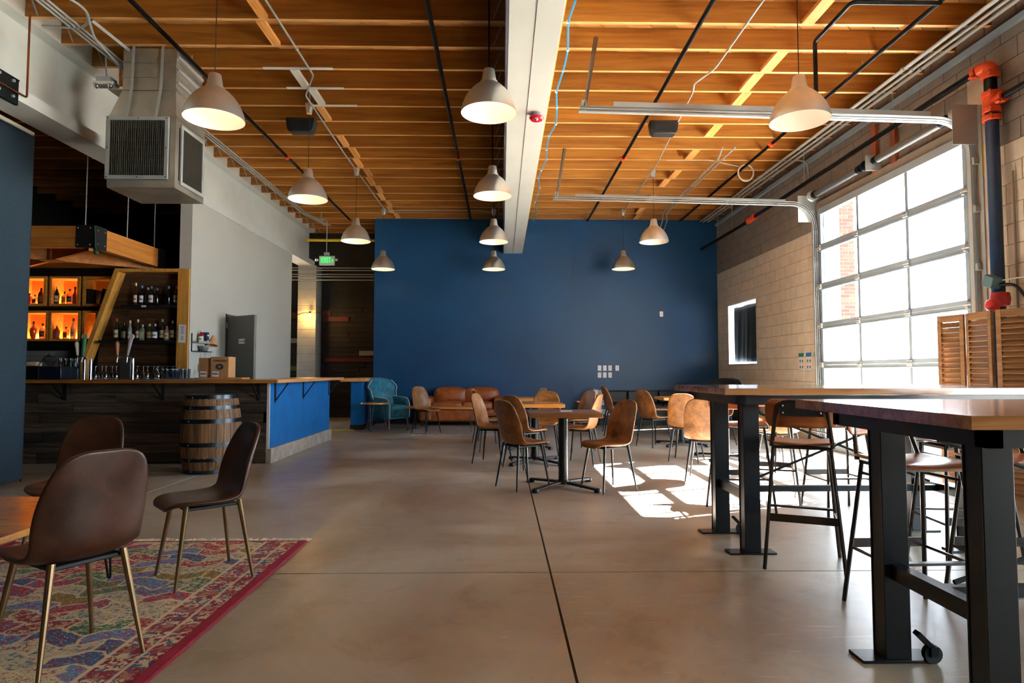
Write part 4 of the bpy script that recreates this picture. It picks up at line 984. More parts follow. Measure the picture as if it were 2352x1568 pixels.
for x, h, k, g, l, c, lab in (
    (-5.876, .335, 'wine', '123020', 'c9bca2', 'b02032', 'green wine bottle with red capsule, first on the lower shelf'),
    (-5.765, .27, 'round', '1c140c', '5a4a28', '1a1612', 'dark brown bottle with gold-edged label beside the wine bottle'),
    (-5.673, .305, 'slim', 'd8e4e0', 'a8c8b8', 'e0c890', 'clear bottle with pale gold top, third on the lower shelf'),
    (-5.554, .32, 'slim', '2a241e', 'b8b4b0', 'e8e0c8', 'slim bottle with pale pourer behind the square clear bottle'),
    (-5.482, .24, 'square', 'dfe6e4', 'cfc08a', 'b8b8b8', 'wide square clear bottle with yellowish label on the lower shelf'),
    (-5.376, .25, 'round', '0f2a14', 'a8854e', 'b8bcc0', 'dark green bottle with brown label on the lower shelf'),
    (-5.291, .25, 'tear', '20242c', 'dce4ee', 'c8ccd2', 'rounded bottle with white and blue label on the lower shelf'),
    (-5.185, .325, 'wine', '161412', 'b8a078', 'c4c0b4', 'tall dark bottle with tan label on the lower shelf'),
    (-5.116, .22, 'round', 'e2d6c4', 'e2c8a0', 'e07a3a', 'short bottle with orange cap and cream label on the lower shelf'),
    (-5.027, .30, 'round', '1a1210', 'a88a66', 'b0a89a', 'brown bottle with round label near the right post on the lower shelf'),
    (-4.952, .29, 'wine', '142010', '7cb82c', 'c8c8c0', 'green-labelled bottle touching the right post on the lower shelf')):
    bottle(x * .997, 9.62, 1.639, h, k, g, l, c, lab, GL)
U = 1.165 + 1.02 * .987 + .037; L_ = 1.165 + .473 * .987 + .037
for x, z, h, k, g, l, c, lab in (
    (-6.90, U, .27, 'wine', '1c2418', 'b0a898', 'c8c8c4', 'dark green whisky bottle with silver cap, first in the upper middle box'),
    (-6.80, U, .20, 'square', 'e8a048', 'b08050', '14100c', 'squat amber bottle with black stopper in the upper middle box'),
    (-6.70, U, .235, 'round', 'eab060', '2a2420', '181410', 'pale amber bottle with dark band in the upper middle box'),
    (-6.62, U, .27, 'slim', 'a02c14', '5a4858', '101018', 'red bottle with black cap, last in the upper middle box'),
    (-7.255, U, .15, 'square', 'e89848', '3a2a20', '3a2a20', 'small amber bottle in the upper left box'),
    (-7.14, U, .25, 'round', '7a1a14', '6a5a48', '141010', 'dark red bottle with black cap in the upper left box'),
    (-7.34, U, .17, 'square', 'c83a20', None, '2a1410', 'small red bottle at the curtain side of the upper left box'),
    (-7.24, L_, .27, 'tear', 'c85020', None, '3a2010', 'teardrop orange bottle in the lower left box'),
    (-7.10, L_, .24, 'round', 'e8c080', '3a3430', '1a1410', 'clear bottle with dark diagonal label in the lower left box'),
    (-6.88, L_, .20, 'round', 'a03424', '8a4a58', '8a3a28', 'red bottle with pink label, first in the lower middle box'),
    (-6.76, L_, .19, 'square', 'e09040', '6a4424', '3a2a1c', 'wide amber bottle in the middle of the lower middle box'),
    (-6.63, L_, .32, 'wine', 'e4d4a8', 'b8946a', '201c18', 'tall clear bottle with long label, last in the lower middle box')):
    bottle(x, 9.80 + (.03 if k == 'square' else 0), z, h, k, g, l, c, lab, GCb)
for i, (x, w_, h, ti) in enumerate(((-6.455, .045, .24, 0), (-6.405, .05, .235, 0), (-6.35, .05, .23, 0), (-6.295, .045, .22, 0), (-6.20, .05, .235, 12))):
    o = MB().box(-w_ / 2, w_ / 2, -.08, .08, 0, h).xf(MX.Translation((x, 9.84, U + (.005 if ti else 0))) @ MX.Rotation(R(ti), 4, 'Y')).build('book', flat('book_black', '0d0d10', .5), bev=.002)
    tag(o, ['first upright black book from the left in the dim box', 'second upright black book in the dim box', 'third black book, slightly leaning, in the dim box', 'fourth black book, leaning more, in the dim box', 'black book leaning against the slanted post'][i], 'book', 'black books in the dim shelf box')
# ---- taps, glassware, counter things
def tap_tower(loc, label, two, hc):
    x, y = loc; t = thing('beer_tap', label, 'beer tap', (x, y, 1.066))
    if two:
        MB().tube([(x - .03, y, 1.066), (x - .03, y, 1.33)], .02, 14).tube([(x + .05, y, 1.066), (x + .05, y, 1.32)], .02, 14).build('column', M_chrome, t); hs = ((x - .055, -6), (x + .01, 4))
    else:
        MB().box(x - .07, x + .07, y - .03, y + .05, 1.067, 1.335).build('column', flat('tower_grey', '57575a', .35, .6), t, bev=.01)
        MB().tube([(x + .085, y - .01, 1.067), (x + .085, y - .01, 1.335)], .016, 12).build('column_tube', M_chrome, t); hs = ((x - .06, -3), (x + .065, 10))
    for i, (hx_, ti) in enumerate(hs):
        MB().tube([(hx_, y - .03, 1.33), (hx_, y - .10, 1.345), (hx_, y - .10, 1.37)], .014, 10).tube([(hx_, y - .10, 1.35), (hx_, y - .115, 1.28)], .010, 10).build('faucet', M_chrome, t)
        MB().lathe([(.012, 0), (.016, .03), (.024, .12 + .05 * i), (.026, .16 + .05 * i), (.012, .18 + .05 * i)], 10).xf(MX.Translation((hx_, y - .10, 1.37)) @ MX.Rotation(R(ti), 4, 'Y')).build('handle', flat('tap_' + hc[i], hc[i], .3), t)
        if i: MB().lathe([(.001, -.008), (.038, -.008), (.038, .008), (.001, .008)], 18, ax='Y').xf(MX.Translation((hx_ + sin(R(ti)) * .24, y - .10, 1.61))).build('badge', flat('badge_' + hc[2], hc[2], .4), t)
tap_tower((-5.36, 8.2), 'chrome beer tap with green and white handles at the left of the counter', True, ('c8c4b4', '2c7a52', 'b4b48a'))
tap_tower((-4.85, 8.2), 'grey beer tower with brown handle and round pale badge mid counter', False, ('b07a58', '8a8894', 'ccc4c0'))
ON = 'first second third fourth fifth sixth seventh eighth ninth tenth eleventh twelfth thirteenth'.split()
GG = 'clear drinking glasses on the back counter'
gf = MB().open_lathe([(.026, .001), (.028, .004), (.034, .12), (.036, .148), (.0335, .148), (.031, .12), (.025, .010), (.001, .010)], 14)
gme = gf.mesh('drinking_glass', M_gls)
wf = MB().open_lathe([(.032, 0), (.032, .003), (.004, .008), (.004, .07), (.03, .10), (.038, .14), (.034, .185), (.032, .185), (.035, .14), (.028, .105), (.001, .08)], 14); wme = wf.mesh('stemmed_glass', M_gls)
def glass(me, x, y, z, label, flip=False):
    o = bpy.data.objects.new(me.name.split('.')[0], me); COL.objects.link(o); o.location = (x, y, z + (.149 if flip else 0) + (.037 if flip and me is wme else 0)); o.rotation_euler = (pi if flip else 0, 0, 0); tag(o, label, 'glass', GG)
for i in range(13): glass(wme, -5.92 + i * .075, 9.25 + .03 * (i % 2), 1.056, ON[i] + ' upturned stemmed glass from the left in the row between the beer taps', True)
for i in range(5): glass(wme, -5.60 + i * .078 + .47, 9.42, 1.056, ON[i] + ' upturned stemmed glass to the right of the grey beer tower', True)
for i in range(7): glass(gme, -5.04 + i * .05 * 1.45, 9.30 + .035 * (i % 2), 1.056, ON[i] + ' tumbler from the left in the low row at the right of the back counter')
for i in range(3): glass(gme, -4.93 + i * .075, 9.42, 1.056, ON[i] + ' tumbler from the left in the rear row by the golden post')
for lv in range(2):
    for i in range(4): glass(gme, -6.40 + i * .076, 9.22, 1.056 + lv * .15, ON[i] + ' tumbler from the left, ' + ['bottom', 'upper'][lv] + ' tier of the stack beside the black till')
till = thing('till', 'black box-shaped till at the left end of the counter', 'till', (-5.95, 8.25, 1.067))
MB().box(-6.35, -5.90, 8.12, 8.45, 1.067, 1.235).build('drawer_box', flat('till_black', '0b1016', .35), till, bev=.008); MB().box(-5.90, -5.62, 8.10, 8.42, 1.067, 1.228).build('side_box', flat('till_navy', '0e1c2c', .3), till, bev=.008)
MB().tube([(-5.90, 8.095, 1.07), (-5.90, 8.095, 1.225)], .004, 6).build('chrome_edge', M_chrome, till)  # thin chrome rod where the two boxes meet
st = thing('acrylic_stand', 'clear acrylic menu stand on top of the black till', 'stand', (-5.85, 8.25, 1.237))
MB().tube([(-5.98, 8.2, 1.238), (-5.90, 8.2, 1.36), (-5.78, 8.2, 1.355), (-5.68, 8.2, 1.248), (-5.79, 8.2, 1.25), (-5.90, 8.2, 1.36)], .005, 6).build('edge', M_chrome, st); MB().bar((-5.90, 8.21, 1.356), (-5.79, 8.21, 1.25), .003, .12).build('panel', M_gls, st)
o = cushion(MB(), -6.14, -5.99, 8.18, 8.28, 1.237, 1.285, p=.01).build('paper_roll', flat('kraft_pale', 'cdb596', .8)); tag(o, 'pale crumpled paper roll on the black till beside the curtain', 'paper roll')
# cardboard boxes
M_card = paint('cardboard', 'b48a5c', .85, .08, 8, .1)
def carton(x0, x1, y0, y1, h, label, front):
    t = thing('cardboard_box', label, 'box', ((x0 + x1) / 2, (y0 + y1) / 2, 1.086), group='cardboard boxes on the counter')
    MB().box(x0, x1, y0, y1, 1.086, 1.086 + h).build('carton', M_card, t, bev=.002)
    MB().box(x0 - .001, x1 + .001, (y0 + y1) / 2 - .02, (y0 + y1) / 2 + .02, 1.086 + h, 1.0865 + h).build('tape', flat('tape', 'c9a676', .4), t)
    if front:
        cx = (x0 + x1) / 2; ink = flat('box_ink', '2c2420', .7)
        text('CORAZON', .036, ink, t, (cx, y0 - .002, 1.086 + h - .055), FRONT)
        MB().prism([(cx + .052 * cos(a * pi / 10), 1.086 + h * .52 + .040 * sin(a * pi / 10) * (1.15 if a % 2 else .9)) for a in range(20)], y0 - .002, y0, 'Y').build('agave_emblem', flat('emblem_ink', '3c4642', .7), t)
        MB().prism([(cx + .013 * 16 * sin(a) ** 3 / 16, 1.086 + h * .52 + .013 * (13 * cos(a) - 5 * cos(2 * a) - 2 * cos(3 * a) - cos(4 * a)) / 16) for a in [i * pi / 9 for i in range(18)]], y0 - .004, y0 - .002, 'Y').build('heart_mark', flat('box_pink', 'd8a88c', .7), t)
    MB().prism([(x0 + .02, 1.10), (x0 + .105, 1.095), (x0 + .11, 1.165), (x0 + .025, 1.17)], y0 - .0025, y0, 'Y').build('shipping_label', flat('paper_white', 'eeeeea'), t)
    for k in range(3): MB().box(x0 + .03 + k * .025, x0 + .045 + k * .025, y0 - .004, y0 - .0025, 1.125, 1.145).build('printed_mark', M_black, t)
MB().box(-4.05, -3.43, 8.36, 8.62, 1.0665, 1.085).build('riser_board', M_topY, bar, bev=.002)
carton(-3.855, -3.62, 8.38, 8.60, .275, 'brown carton printed with an agave heart emblem on the end of the counter', True)
carton(-4.03, -3.87, 8.42, 8.60, .262, 'second brown carton standing to the left behind the printed carton', False)
o = MB().box(-4.25, -3.90, 8.0, 8.30, 1.067, 1.073).box(-4.15, -3.86, 8.05, 8.28, 1.0735, 1.080).build('menu_stack', flat('menu_board', '59676d', .4)); tag(o, 'flat stack of dark and pale menus lying in front of the cartons', 'menu')
# papers on the post
o = MB().prism([(-4.875, 1.60), (-4.765, 1.595), (-4.76, 1.87), (-4.87, 1.875)], 9.518, 9.52, 'Y').build('notice_paper', flat('paper_white', 'eeeeea')); tag(o, 'white printed notice taped to the golden post', 'notice')
for k, w_ in enumerate((.05, .035, .035, .04, 0, .03, .04)):
    if w_: MB().box(-4.815 - w_ / 2, -4.815 + w_ / 2, 9.516, 9.518, 1.83 - k * .03, 1.84 - k * .03).build('printed_line', flat('ink_grey', '6a6a6e', .7), o)
o = MB().box(-4.885, -4.845, 9.512, 9.528, 1.13, 1.21).build('phone_holder', flat('switch_white', 'e4e4e8', .4)); tag(o, 'small white and blue gadget stuck low on the golden post', 'gadget'); MB().box(-4.88, -4.85, 9.508, 9.512, 1.185, 1.212).build('blue_top', flat('gadget_blue', '2a3aa0', .4), o)
# utensil rack on the grey wall
rk = thing('utensil_rack', 'small steel wall rack for bar tools beside the golden post', 'rack', (-4.70, 9.9, 1.46))
MB().box(-4.72, -4.60, 9.60, 10.06, 1.47, 1.48).build('shelf', M_steelblk, rk); MB().box(-4.61, -4.605, 9.60, 10.06, 1.60, 1.64).box(-4.72, -4.60, 9.60, 10.06, 1.605, 1.612).build('rail', M_galv, rk)
MB().box(-4.72, -4.71, 9.60, 9.62, 1.47, 1.75).box(-4.72, -4.71, 10.04, 10.06, 1.47, 1.75).build('upright', M_steelblk, rk)
bottle(-4.66, 9.80, 1.613, .19, 'round', 'a02818', 'd0e0d0', 'e8e8e8', 'small red sauce bottle on the wall rack', 'things on the wall rack')
o = MB().box(-4.70, -4.62, 9.89, 9.97, 1.613, 1.78).build('navy_carton', flat('navy_box', '12305c', .5), bev=.003); tag(o, 'small navy carton on the wall rack', 'carton'); MB().box(-4.6195, -4.617, 9.905, 9.955, 1.72, 1.745).build('printed_mark', flat('paper_white', 'eeeeea'), o); MB().box(-4.6195, -4.617, 9.91, 9.95, 1.64, 1.655).build('printed_mark', flat('paper_white', 'eeeeea'), o)
o = MB().open_lathe([(.05, 0), (.075, .08), (.08, .085)], 18, (-4.64, 9.85, 1.482)).build('steel_bowl', M_galv, sol=.003); tag(o, 'small steel bowl on the lower shelf of the wall rack', 'bowl')
o = MB().lathe([(.02, .0), (.085, .16), (.09, .165), (.07, .16), (.01, .02)], 14).xf(MX.Translation((-4.62, 10.12, 1.74)) @ MX.Rotation(R(165), 4, 'X')).build('paper_cone', flat('kraft_cone', 'c89a68', .8)); tag(o, 'kraft paper cone hanging from the right end of the wall rack', 'paper cone')
for i, (y, L, k) in enumerate(((9.72, .27, 0), (9.84, .20, 1), (9.90, .22, 1), (9.98, .17, 0), (10.05, .15, 2))):
    m = MB().tube([(-4.63, y, 1.46), (-4.63, y, 1.46 - L)], .004, 6)
    if k == 0: m.box(-4.636, -4.626, y - .02, y + .02, 1.46 - L - .06, 1.46 - L)
    elif k == 1: m.lathe([(.034, 0), (.04, .12), (.034, .125)], 12, (-4.63, y, 1.46 - L - .10))
    else: m.tube([(-4.63, y + .03 * cos(a), 1.46 - L - .03 + .03 * sin(a)) for a in [j * .7 for j in range(10)]], .003, 6)
    o = m.build('bar_tool', M_galv); tag(o, ['long spatula hanging at the left of the wall rack', 'steel jigger cup hanging under the wall rack, left one', 'steel jigger cup hanging under the wall rack, right one', 'short spatula hanging under the wall rack', 'round wire strainer hanging at the right of the wall rack'][i], 'bar tool', 'bar tools under the wall rack')
# ---- canopy frame over the bar
cn = thing('hanging_canopy', 'timber frame with black corner brackets hung on rods over the bar', 'canopy', (-6.4, 9.0, 2.78))
z0, z1 = 2.785, 3.065
MB().box(-7.50, -5.52, 8.2, 8.30, z0, z1).build('front_beam', M_beamw, cn, bev=.004); MB().box(-5.42, -5.32, 8.42, 9.80, z0, z1).build('side_beam', M_beamy, cn, bev=.004)
MB().box(-7.5, -5.4, 9.80, 9.90, z0, z1).build('rear_beam', M_beamw, cn, bev=.004); MB().box(-7.60, -7.50, 8.2, 9.9, z0, z1).build('side_beam', M_beamy, cn, bev=.004)
MB().box(-5.54, -5.30, 8.185, 8.2, z0 - .01, z1 + .01).box(-5.32, -5.305, 8.185, 8.44, z0 - .01, z1 + .01).build('corner_bracket', M_black, cn)
for x, z in ((-5.52, z0 + .03), (-5.52, z1 - .03), (-5.36, z0 + .03), (-5.36, z1 - .03)): MB().sphere((x, 8.183, z), .009, 8).build('bolt', M_galv, cn)
for y, z in ((8.25, z0 + .05), (8.25, z1 - .05), (8.40, z0 + .05), (8.40, z1 - .05)): MB().sphere((-5.303, y, z), .009, 8).build('bolt', M_galv, cn)
MB().box(-5.32, -5.30, 9.72, 9.94, z0 - .01, z1 + .01).build('corner_bracket', M_black, cn)
MB().bar((-7.5, 8.3, z0 + .06), (-6.5, 9.0, z0 + .06), .05, .18).build('cross_brace', M_beamw, cn); MB().bar((-6.4, 9.08, z0 + .06), (-5.42, 9.8, z0 + .06), .05, .18).build('cross_brace', M_beamw, cn)
MB().bar((-7.5, 9.8, z0 + .06), (-6.5, 9.1, z0 + .06), .05, .18).build('cross_brace', M_beamw, cn); MB().bar((-6.4, 9.0, z0 + .06), (-5.42, 8.3, z0 + .06), .05, .18).build('cross_brace', M_beamw, cn)
MB().box(-6.58, -6.32, 8.93, 9.17, z0 - .035, z0 - .028).build('centre_plate', M_steelblk, cn)
MB().sphere((-5.30, 8.22, 2.72), .03, 10).tube([(-5.30, 8.22, 2.74), (-5.30, 8.17, 3.06)], .006, 6).build('green_fitting', flat('dark_green_fitting', '0f4a38', .4), cn)
for x, y in ((-5.47, 8.25), (-5.37, 9.0), (-5.37, 9.7), (-7.2, 8.25)): MB().tube([(x, y, z1), (x, y, 4.66)], .007, 6).build('hanging_rod', M_galv, cn)
# ---- navy curtain and rod
cu = thing('navy_curtain', 'tall navy fabric curtain hanging from the beam at the left edge', 'curtain', (-5.1, 5.6, .02))
MB().grid(lambda u, v: (-5.10 + .018 * sin(u * 22) * (.4 + .6 * (1 - v)), 4.4 + u * 2.41, .03 + v * 3.70), 60, 4).build('fabric', M_curtain, cu, sol=.012)
MB().tube([(-5.05, 4.4, 3.76), (-5.05, 6.72, 3.72)], .022, 10).build('rod', flat('rod_cream', 'c8c4b4', .4), cu)
MB().bar((-5.1, 6.80, 0), (-5.1, 6.80, 3.72), .012, .012, upv=(1, 0, 0)).build('edge_pole', M_black, cu)
# ================================================================ CEILING SERVICES, LAMPS
M_shadein = flat('shade_white_enamel', 'f2ece2', .5)
def make_pendant(label, loc, cord_top, lit, group='brushed aluminium pendant lamps', rod=False):
    x, y, z = loc; t = lthing('pendant_lamp', label, 'lamp', loc, 0, group)
    pr = [(.250, 0), (.246, .03), (.236, .07), (.218, .115), (.192, .160), (.160, .202), (.124, .238), (.092, .262), (.080, .270), (.078, .284), (.068, .290), (.0665, .296), (.052, .385), (.048, .396), (.03, .402), (.004, .403)]
    MB().open_lathe(pr, 40).build('lamp_shade', M_alu, t, ang=28)
    MB().open_lathe([(r - .003 if r > .01 else r, zz - .002) for r, zz in pr[:9]] + [(.004, .286)], 40).build('shade_lining', M_shadein, t)
    MB().lathe([(.018, .20), (.02, .285)], 12).build('socket', M_white, t)
    MB().sphere((0, 0, .165), .038, 14).build('bulb', emit('warm_bulb', 'ffe0b4', 2.2) if lit else flat('bulb_off', 'f0f0ec', .2), t)
    if lit:
        l = bpy.data.lights.new('bulb_light', 'POINT'); l.energy = .5; l.color = (1, .74, .50); l.shadow_soft_size = .03
        lo = bpy.data.objects.new('bulb_light', l); COL.objects.link(lo); lo.parent = t; lo.location = (0, 0, .09)
    MB().tube([(0, 0, .40), (0, 0, cord_top - z)], .004 if not rod else .008, 6).build('cord', M_black if not rod else M_steelblk, t)
    c = MB().lathe([(.048, -.012), (.060, -.11 + .2), (.062, .10), (.03, .12)], 16)
    MB().lathe([(.004, -.13), (.034, -.13), (.052, -.02), (.052, 0), (.004, 0)], 18, (0, 0, cord_top - z + .07)).build('ceiling_cup', M_alu, t)
    MB().tube([(0, 0, cord_top - z + .06), (0, 0, 4.885 - z)], .012, 8).build('ceiling_stem', M_galv, t)
    return t
PL = [((-2.48, 5.35, 3.335), 1, 'lit pendant lamp nearest the camera at the upper left, beside the duct'),
      ((-2.52, 8.10, 3.40), 1, 'second lit pendant of the left row, over the bar end'),
      ((-2.50, 10.70, 3.395), 1, 'third lit pendant of the left row, right of the exit sign'),
      ((-2.54, 13.40, 3.355), 1, 'smallest lit pendant of the left row, by the blue wall edge'),
      ((-.115, 5.50, 3.47), 1, 'largest pendant of the middle row with its bulb showing, beside the white beam'),
      ((-.121, 8.10, 3.455), 1, 'second pendant of the middle row under the white beam'),
      ((-.136, 10.70, 3.39), 1, 'third pendant of the middle row against the blue wall'),
      ((-.170, 13.40, 3.36), 1, 'smallest and lowest pendant of the middle row'),
      ((2.585, 5.30, 3.335), 0, 'large unlit pendant at the upper right in front of the door track'),
      ((2.632, 10.70, 3.40), 0, 'unlit pendant of the right row above the switch plates, farther from the camera'),
      ((2.629, 13.40, 3.375), 1, 'smallest pendant of the right row against the blue wall')]
for loc, lit, lab in PL: make_pendant(lab, loc, 4.595, lit, rod=(loc[0] > -.2 and loc[0] < 0))
def run(name, label, cat, pts, r, mat, n=8, rr=.06, group=None, clips=None, cm=None):
    P_ = round_path(pts, rr) if len(pts) > 2 else pts
    o = MB().tube(P_, r, n).build(name, mat); tag(o, label, cat, group)
    for i, (p, d) in enumerate(clips or []):
        q = MB().tube([V(p) - V(d) * .02, V(p) + V(d) * .02], r * 1.5, 10).build('pipe_clip', cm or M_galv, o)
    return o
YD = (0, 1, 0)
# conduits feeding the lamp rows
run('conduit', 'thin steel conduit zigzagging over the left pendant row', 'conduit', [(-2.2, 2.0, 4.62), (-2.2, 7.2, 4.62), (-2.46, 7.75, 4.62), (-2.50, 9.9, 4.62), (-2.50, 13.3, 4.62)], .011, M_galv, group='lamp conduits', clips=[((-2.2, 6.6, 4.62), YD), ((-2.5, 10.2, 4.62), YD)])
run('conduit', 'thin steel conduit crossing from the left row to the middle row', 'conduit', [(-2.5, 13.35, 4.60), (-2.2, 13.42, 4.64), (-.5, 13.42, 4.64), (-.17, 13.4, 4.60)], .011, M_galv, group='lamp conduits')
run('conduit', 'thin steel conduit with a kink above the right pendant row', 'conduit', [(2.45, 2.5, 4.64), (2.45, 7.0, 4.64), (2.30, 7.3, 4.60), (2.38, 7.6, 4.64), (2.58, 10.3, 4.60), (2.62, 13.3, 4.60)], .011, M_galv, group='lamp conduits')
for i, dx in enumerate((0, .05, .1)):
    run('conduit', ['first', 'second', 'third'][i] + ' steel conduit from the wall of the bundle along the white flanged beam', 'conduit', [(-4.22 - dx, 2.0, 4.61), (-4.22 - dx, 5.9, 4.61), (-4.25 - dx, 13.6, 4.61), (-4.0 - dx * 1.3, 14.6, 4.58)], .012, M_galv, group='conduits beside the beam', clips=[((-4.24 - dx, 7.0 + i * .1, 4.61), YD), ((-4.25 - dx, 10.5, 4.61), YD)])
run('conduit', 'bent conduit loop hanging left of the duct', 'conduit', [(-4.6, 6.2, 4.62), (-4.15, 6.2, 4.60), (-3.95, 5.9, 4.62), (-4.1, 5.6, 4.64)], .013, M_galv, rr=.2, group='conduits beside the beam')
run('conduit', 'short hooked conduit ending in a steel box left of the duct', 'conduit', [(-4.0, 5.95, 4.62), (-4.15, 6.3, 4.55), (-4.15, 6.9, 4.45), (-4.12, 7.2, 4.42)], .013, M_galv, rr=.1, group='conduits beside the beam')
run('strut_channel', 'slotted steel strut running back to the duct', 'strut', [(-4.05, 6.1, 4.63), (-3.98, 7.3, 4.62)], .02, M_galv, 4)
o = MB().box(-4.24, -4.04, 7.18, 7.34, 4.36, 4.46).build('junction_box', M_galv, bev=.004); tag(o, 'square steel junction box beside the top of the duct', 'junction box')
# sprinkler pipes
GP = 'black sprinkler pipes under the joists'
for x, lab in ((-3.46, 'black sprinkler pipe passing in front of the duct'), (-.70, 'black sprinkler pipe left of the white centre beam'), (1.97, 'black sprinkler pipe right of the blue cable'), (4.10, 'black sprinkler pipe nearest the block wall')):
    o = run('sprinkler_pipe', lab, 'pipe', [(x, 2.0, 4.62), (x, 14.2, 4.62)], .024, M_pipe, 10, group=GP)
    for y in (10.0 if x < 3 else 9.3,):
        MB().tube([(x, y - .035, 4.62), (x, y + .035, 4.62)], .042, 12).build('coupling', M_orange, o)
        for s in (-1, 1): MB().sphere((x + .05 * s, y, 4.62), .016, 8).build('coupling_bolt', M_orange, o)
    for y in (6.9, 8.9, 11.9): MB().tube([(x, y, 4.64), (x, y, 4.69)], .006, 6).build('pipe_hanger', M_galv, o)
run('sprinkler_branch', 'black branch pipe that runs forward and drops beside the big unlit lamp', 'pipe', [(4.10, 5.63, 4.60), (3.26, 5.63, 4.60), (3.26, 6.32, 4.60), (3.26, 6.32, 3.95)], .022, M_pipe, 10, .05, group=GP)
bc_ = run('cable', 'bright blue cable snaking along the joists beside the white centre beam', 'cable', [(.70 + .035 * sin(k * 1.9) + .02 * sin(k * .7), 3.0 + k * .50, 4.60 - .02 * (k % 2)) for k in range(23)] + [(.76, 14.2, 4.60)], .011, M_bluecable, 8, .15)
for k in range(5, 22): MB().tube([(.70 + .035 * sin(k * 1.9) + .02 * sin(k * .7), 3.0 + k * .5 - .012, 4.60 - .02 * (k % 2)), (.70 + .035 * sin(k * 1.9) + .02 * sin(k * .7), 3.0 + k * .5 + .012, 4.60 - .02 * (k % 2))], .016, 8).build('cable_tie', M_white, bc_)
for i in range(2):
    run('conduit', ['left', 'right'][i] + ' one of two parallel conduits bending down by the blue wall', 'conduit', [(3.42 + i * .2, 9.50, 4.63), (3.50 + i * .08, 9.9, 4.60), (3.50 + i * .08, 13.4, 4.60), (3.62 + i * .10, 13.9, 4.55), (3.62 + i * .1, 14.2, 4.40)], .012, M_galv, group='paired conduits')
ri = run('cable_coil', 'coil of pale cable hanging from a joist near the block wall', 'cable', [(4.10 + .13 * cos(a * pi / 9), 10.32, 4.50 + .14 * sin(a * pi / 9)) for a in range(20)], .014, flat('pale_cable', 'b8aea0', .5), 8, .01)
run('cable', 'thin pale cable running to the coil', 'cable', [(2.7, 10.05, 4.61), (3.4, 10.06, 4.62), (3.97, 10.3, 4.60)], .006, flat('pale_cable', 'b8aea0'), 6)
# bundle on the right wall
for i, (dx, dz) in enumerate(((0, 0), (.05, .02), (.10, -.01), (.15, .03), (.20, 0), (.26, .03))):
    run('conduit', ['first', 'second', 'third', 'fourth', 'fifth', 'sixth'][i] + ' conduit from the room side in the bundle along the top of the block wall', 'conduit', [(4.56 + dx, 2.0, 4.60 + dz), (4.56 + dx + .01, 8 + i * .3, 4.60 + dz), (4.56 + dx - .015 * (i % 3), 14.2, 4.60 + dz)], .013 if i % 2 else .016, M_galv, group='conduit bundle above the overhead door', clips=[((4.565 + dx, 6.9, 4.60 + dz), YD), ((4.56 + dx, 10.9, 4.60 + dz), YD)])
o = MB().box(4.90, 4.95, 2.0, 14.2, 4.50, 4.56).build('wall_strut', M_alurail); tag(o, 'long pale strut fixed high along the block wall', 'strut')
run('conduit', 'short conduit dropping from the bundle onto the block wall', 'conduit', [(4.80, 9.9, 4.58), (4.88, 9.8, 4.50), (4.92, 9.8, 4.2)], .012, M_galv, rr=.1)
# riser and its fittings
rs = thing('sprinkler_riser', 'thick navy sprinkler riser with orange couplings beside the overhead door', 'pipe', (4.84, 6.0, 0))
MB().tube([(4.84, 6.0, .0), (4.84, 6.0, 3.70)], .058, 20).build('riser_pipe', M_pipenavy, rs); MB().tube([(4.84, 6.0, 3.86), (4.84, 6.0, 4.12)], .055, 20).build('riser_pipe', M_pipe, rs)
def coup(p, d, r=.08, L=.05):
    p, d = V(p), V(d).normalized(); m = MB().tube([p - d * L / 2, p + d * L / 2], r, 18); e = d.orthogonal().normalized()
    for s in (-1, 1): m.tube([p + e * s * (r + .015) - d * .03, p + e * s * (r + .015) + d * .03], .014, 8).bar(p + e * s * (r - .01), p + e * s * (r + .03), .03, .03)
    m.build('coupling', M_orange, rs, bev=.004)
coup((4.84, 6.0, 3.66), (0, 0, 1)); coup((4.84, 6.0, 3.74), (0, 0, 1)); coup((4.84, 6.0, 3.90), (0, 0, 1)); coup((4.84, 6.0, 4.09), (0, 0, 1))
MB().tube([(4.84, 6.0, 3.72), (4.84, 6.0, 3.92)], .068, 16).tube([(4.84, 6.0, 3.82), (4.84, 5.86, 3.82)], .05, 16).build('tee', M_orange, rs)
coup((4.84, 5.86, 3.82), (0, 1, 0), .055); MB().tube([(4.84, 5.86, 3.82), (4.80, 3.6, 3.84)], .03, 12).build('branch_pipe', M_steelblk, rs)
MB().tube(round_path([(4.84, 6.0, 4.06), (4.84, 6.0, 4.19), (4.80, 6.10, 4.19)], .06), .064, 16).build('elbow', M_orange, rs); coup((4.79, 6.12, 4.18), (-.1, 1, 0), .06)
mp = MB().tube([(4.79, 6.12, 4.18), (4.73, 11.55, 4.06)], .033, 12).build('main_pipe', M_pipe, rs); MB().tube([(4.73, 11.75, 4.04), (4.60, 14.24, 3.97)], .033, 12).build('main_pipe', M_pipe, rs)
MB().tube([(4.73, 11.5, 4.06), (4.73, 11.8, 4.04)], .05, 14).build('orange_valve', M_orange, rs); coup((4.73, 11.53, 4.06), (0, 1, 0), .06); coup((4.73, 11.77, 4.045), (0, 1, 0), .06)
for y in (7.4, 9.6, 12.6, 13.4): MB().tube([(4.77 - .01 * (y - 6), y, 4.16 - .02 * (y - 6)), (4.77 - .01 * (y - 6), y, 4.66)], .005, 6).build('hanger_rod', M_galv, rs)
MB().tube([(4.82, 5.45, 3.86), (4.82, 5.45, 4.66)], .006, 6).build('hanger_rod', M_galv, rs)
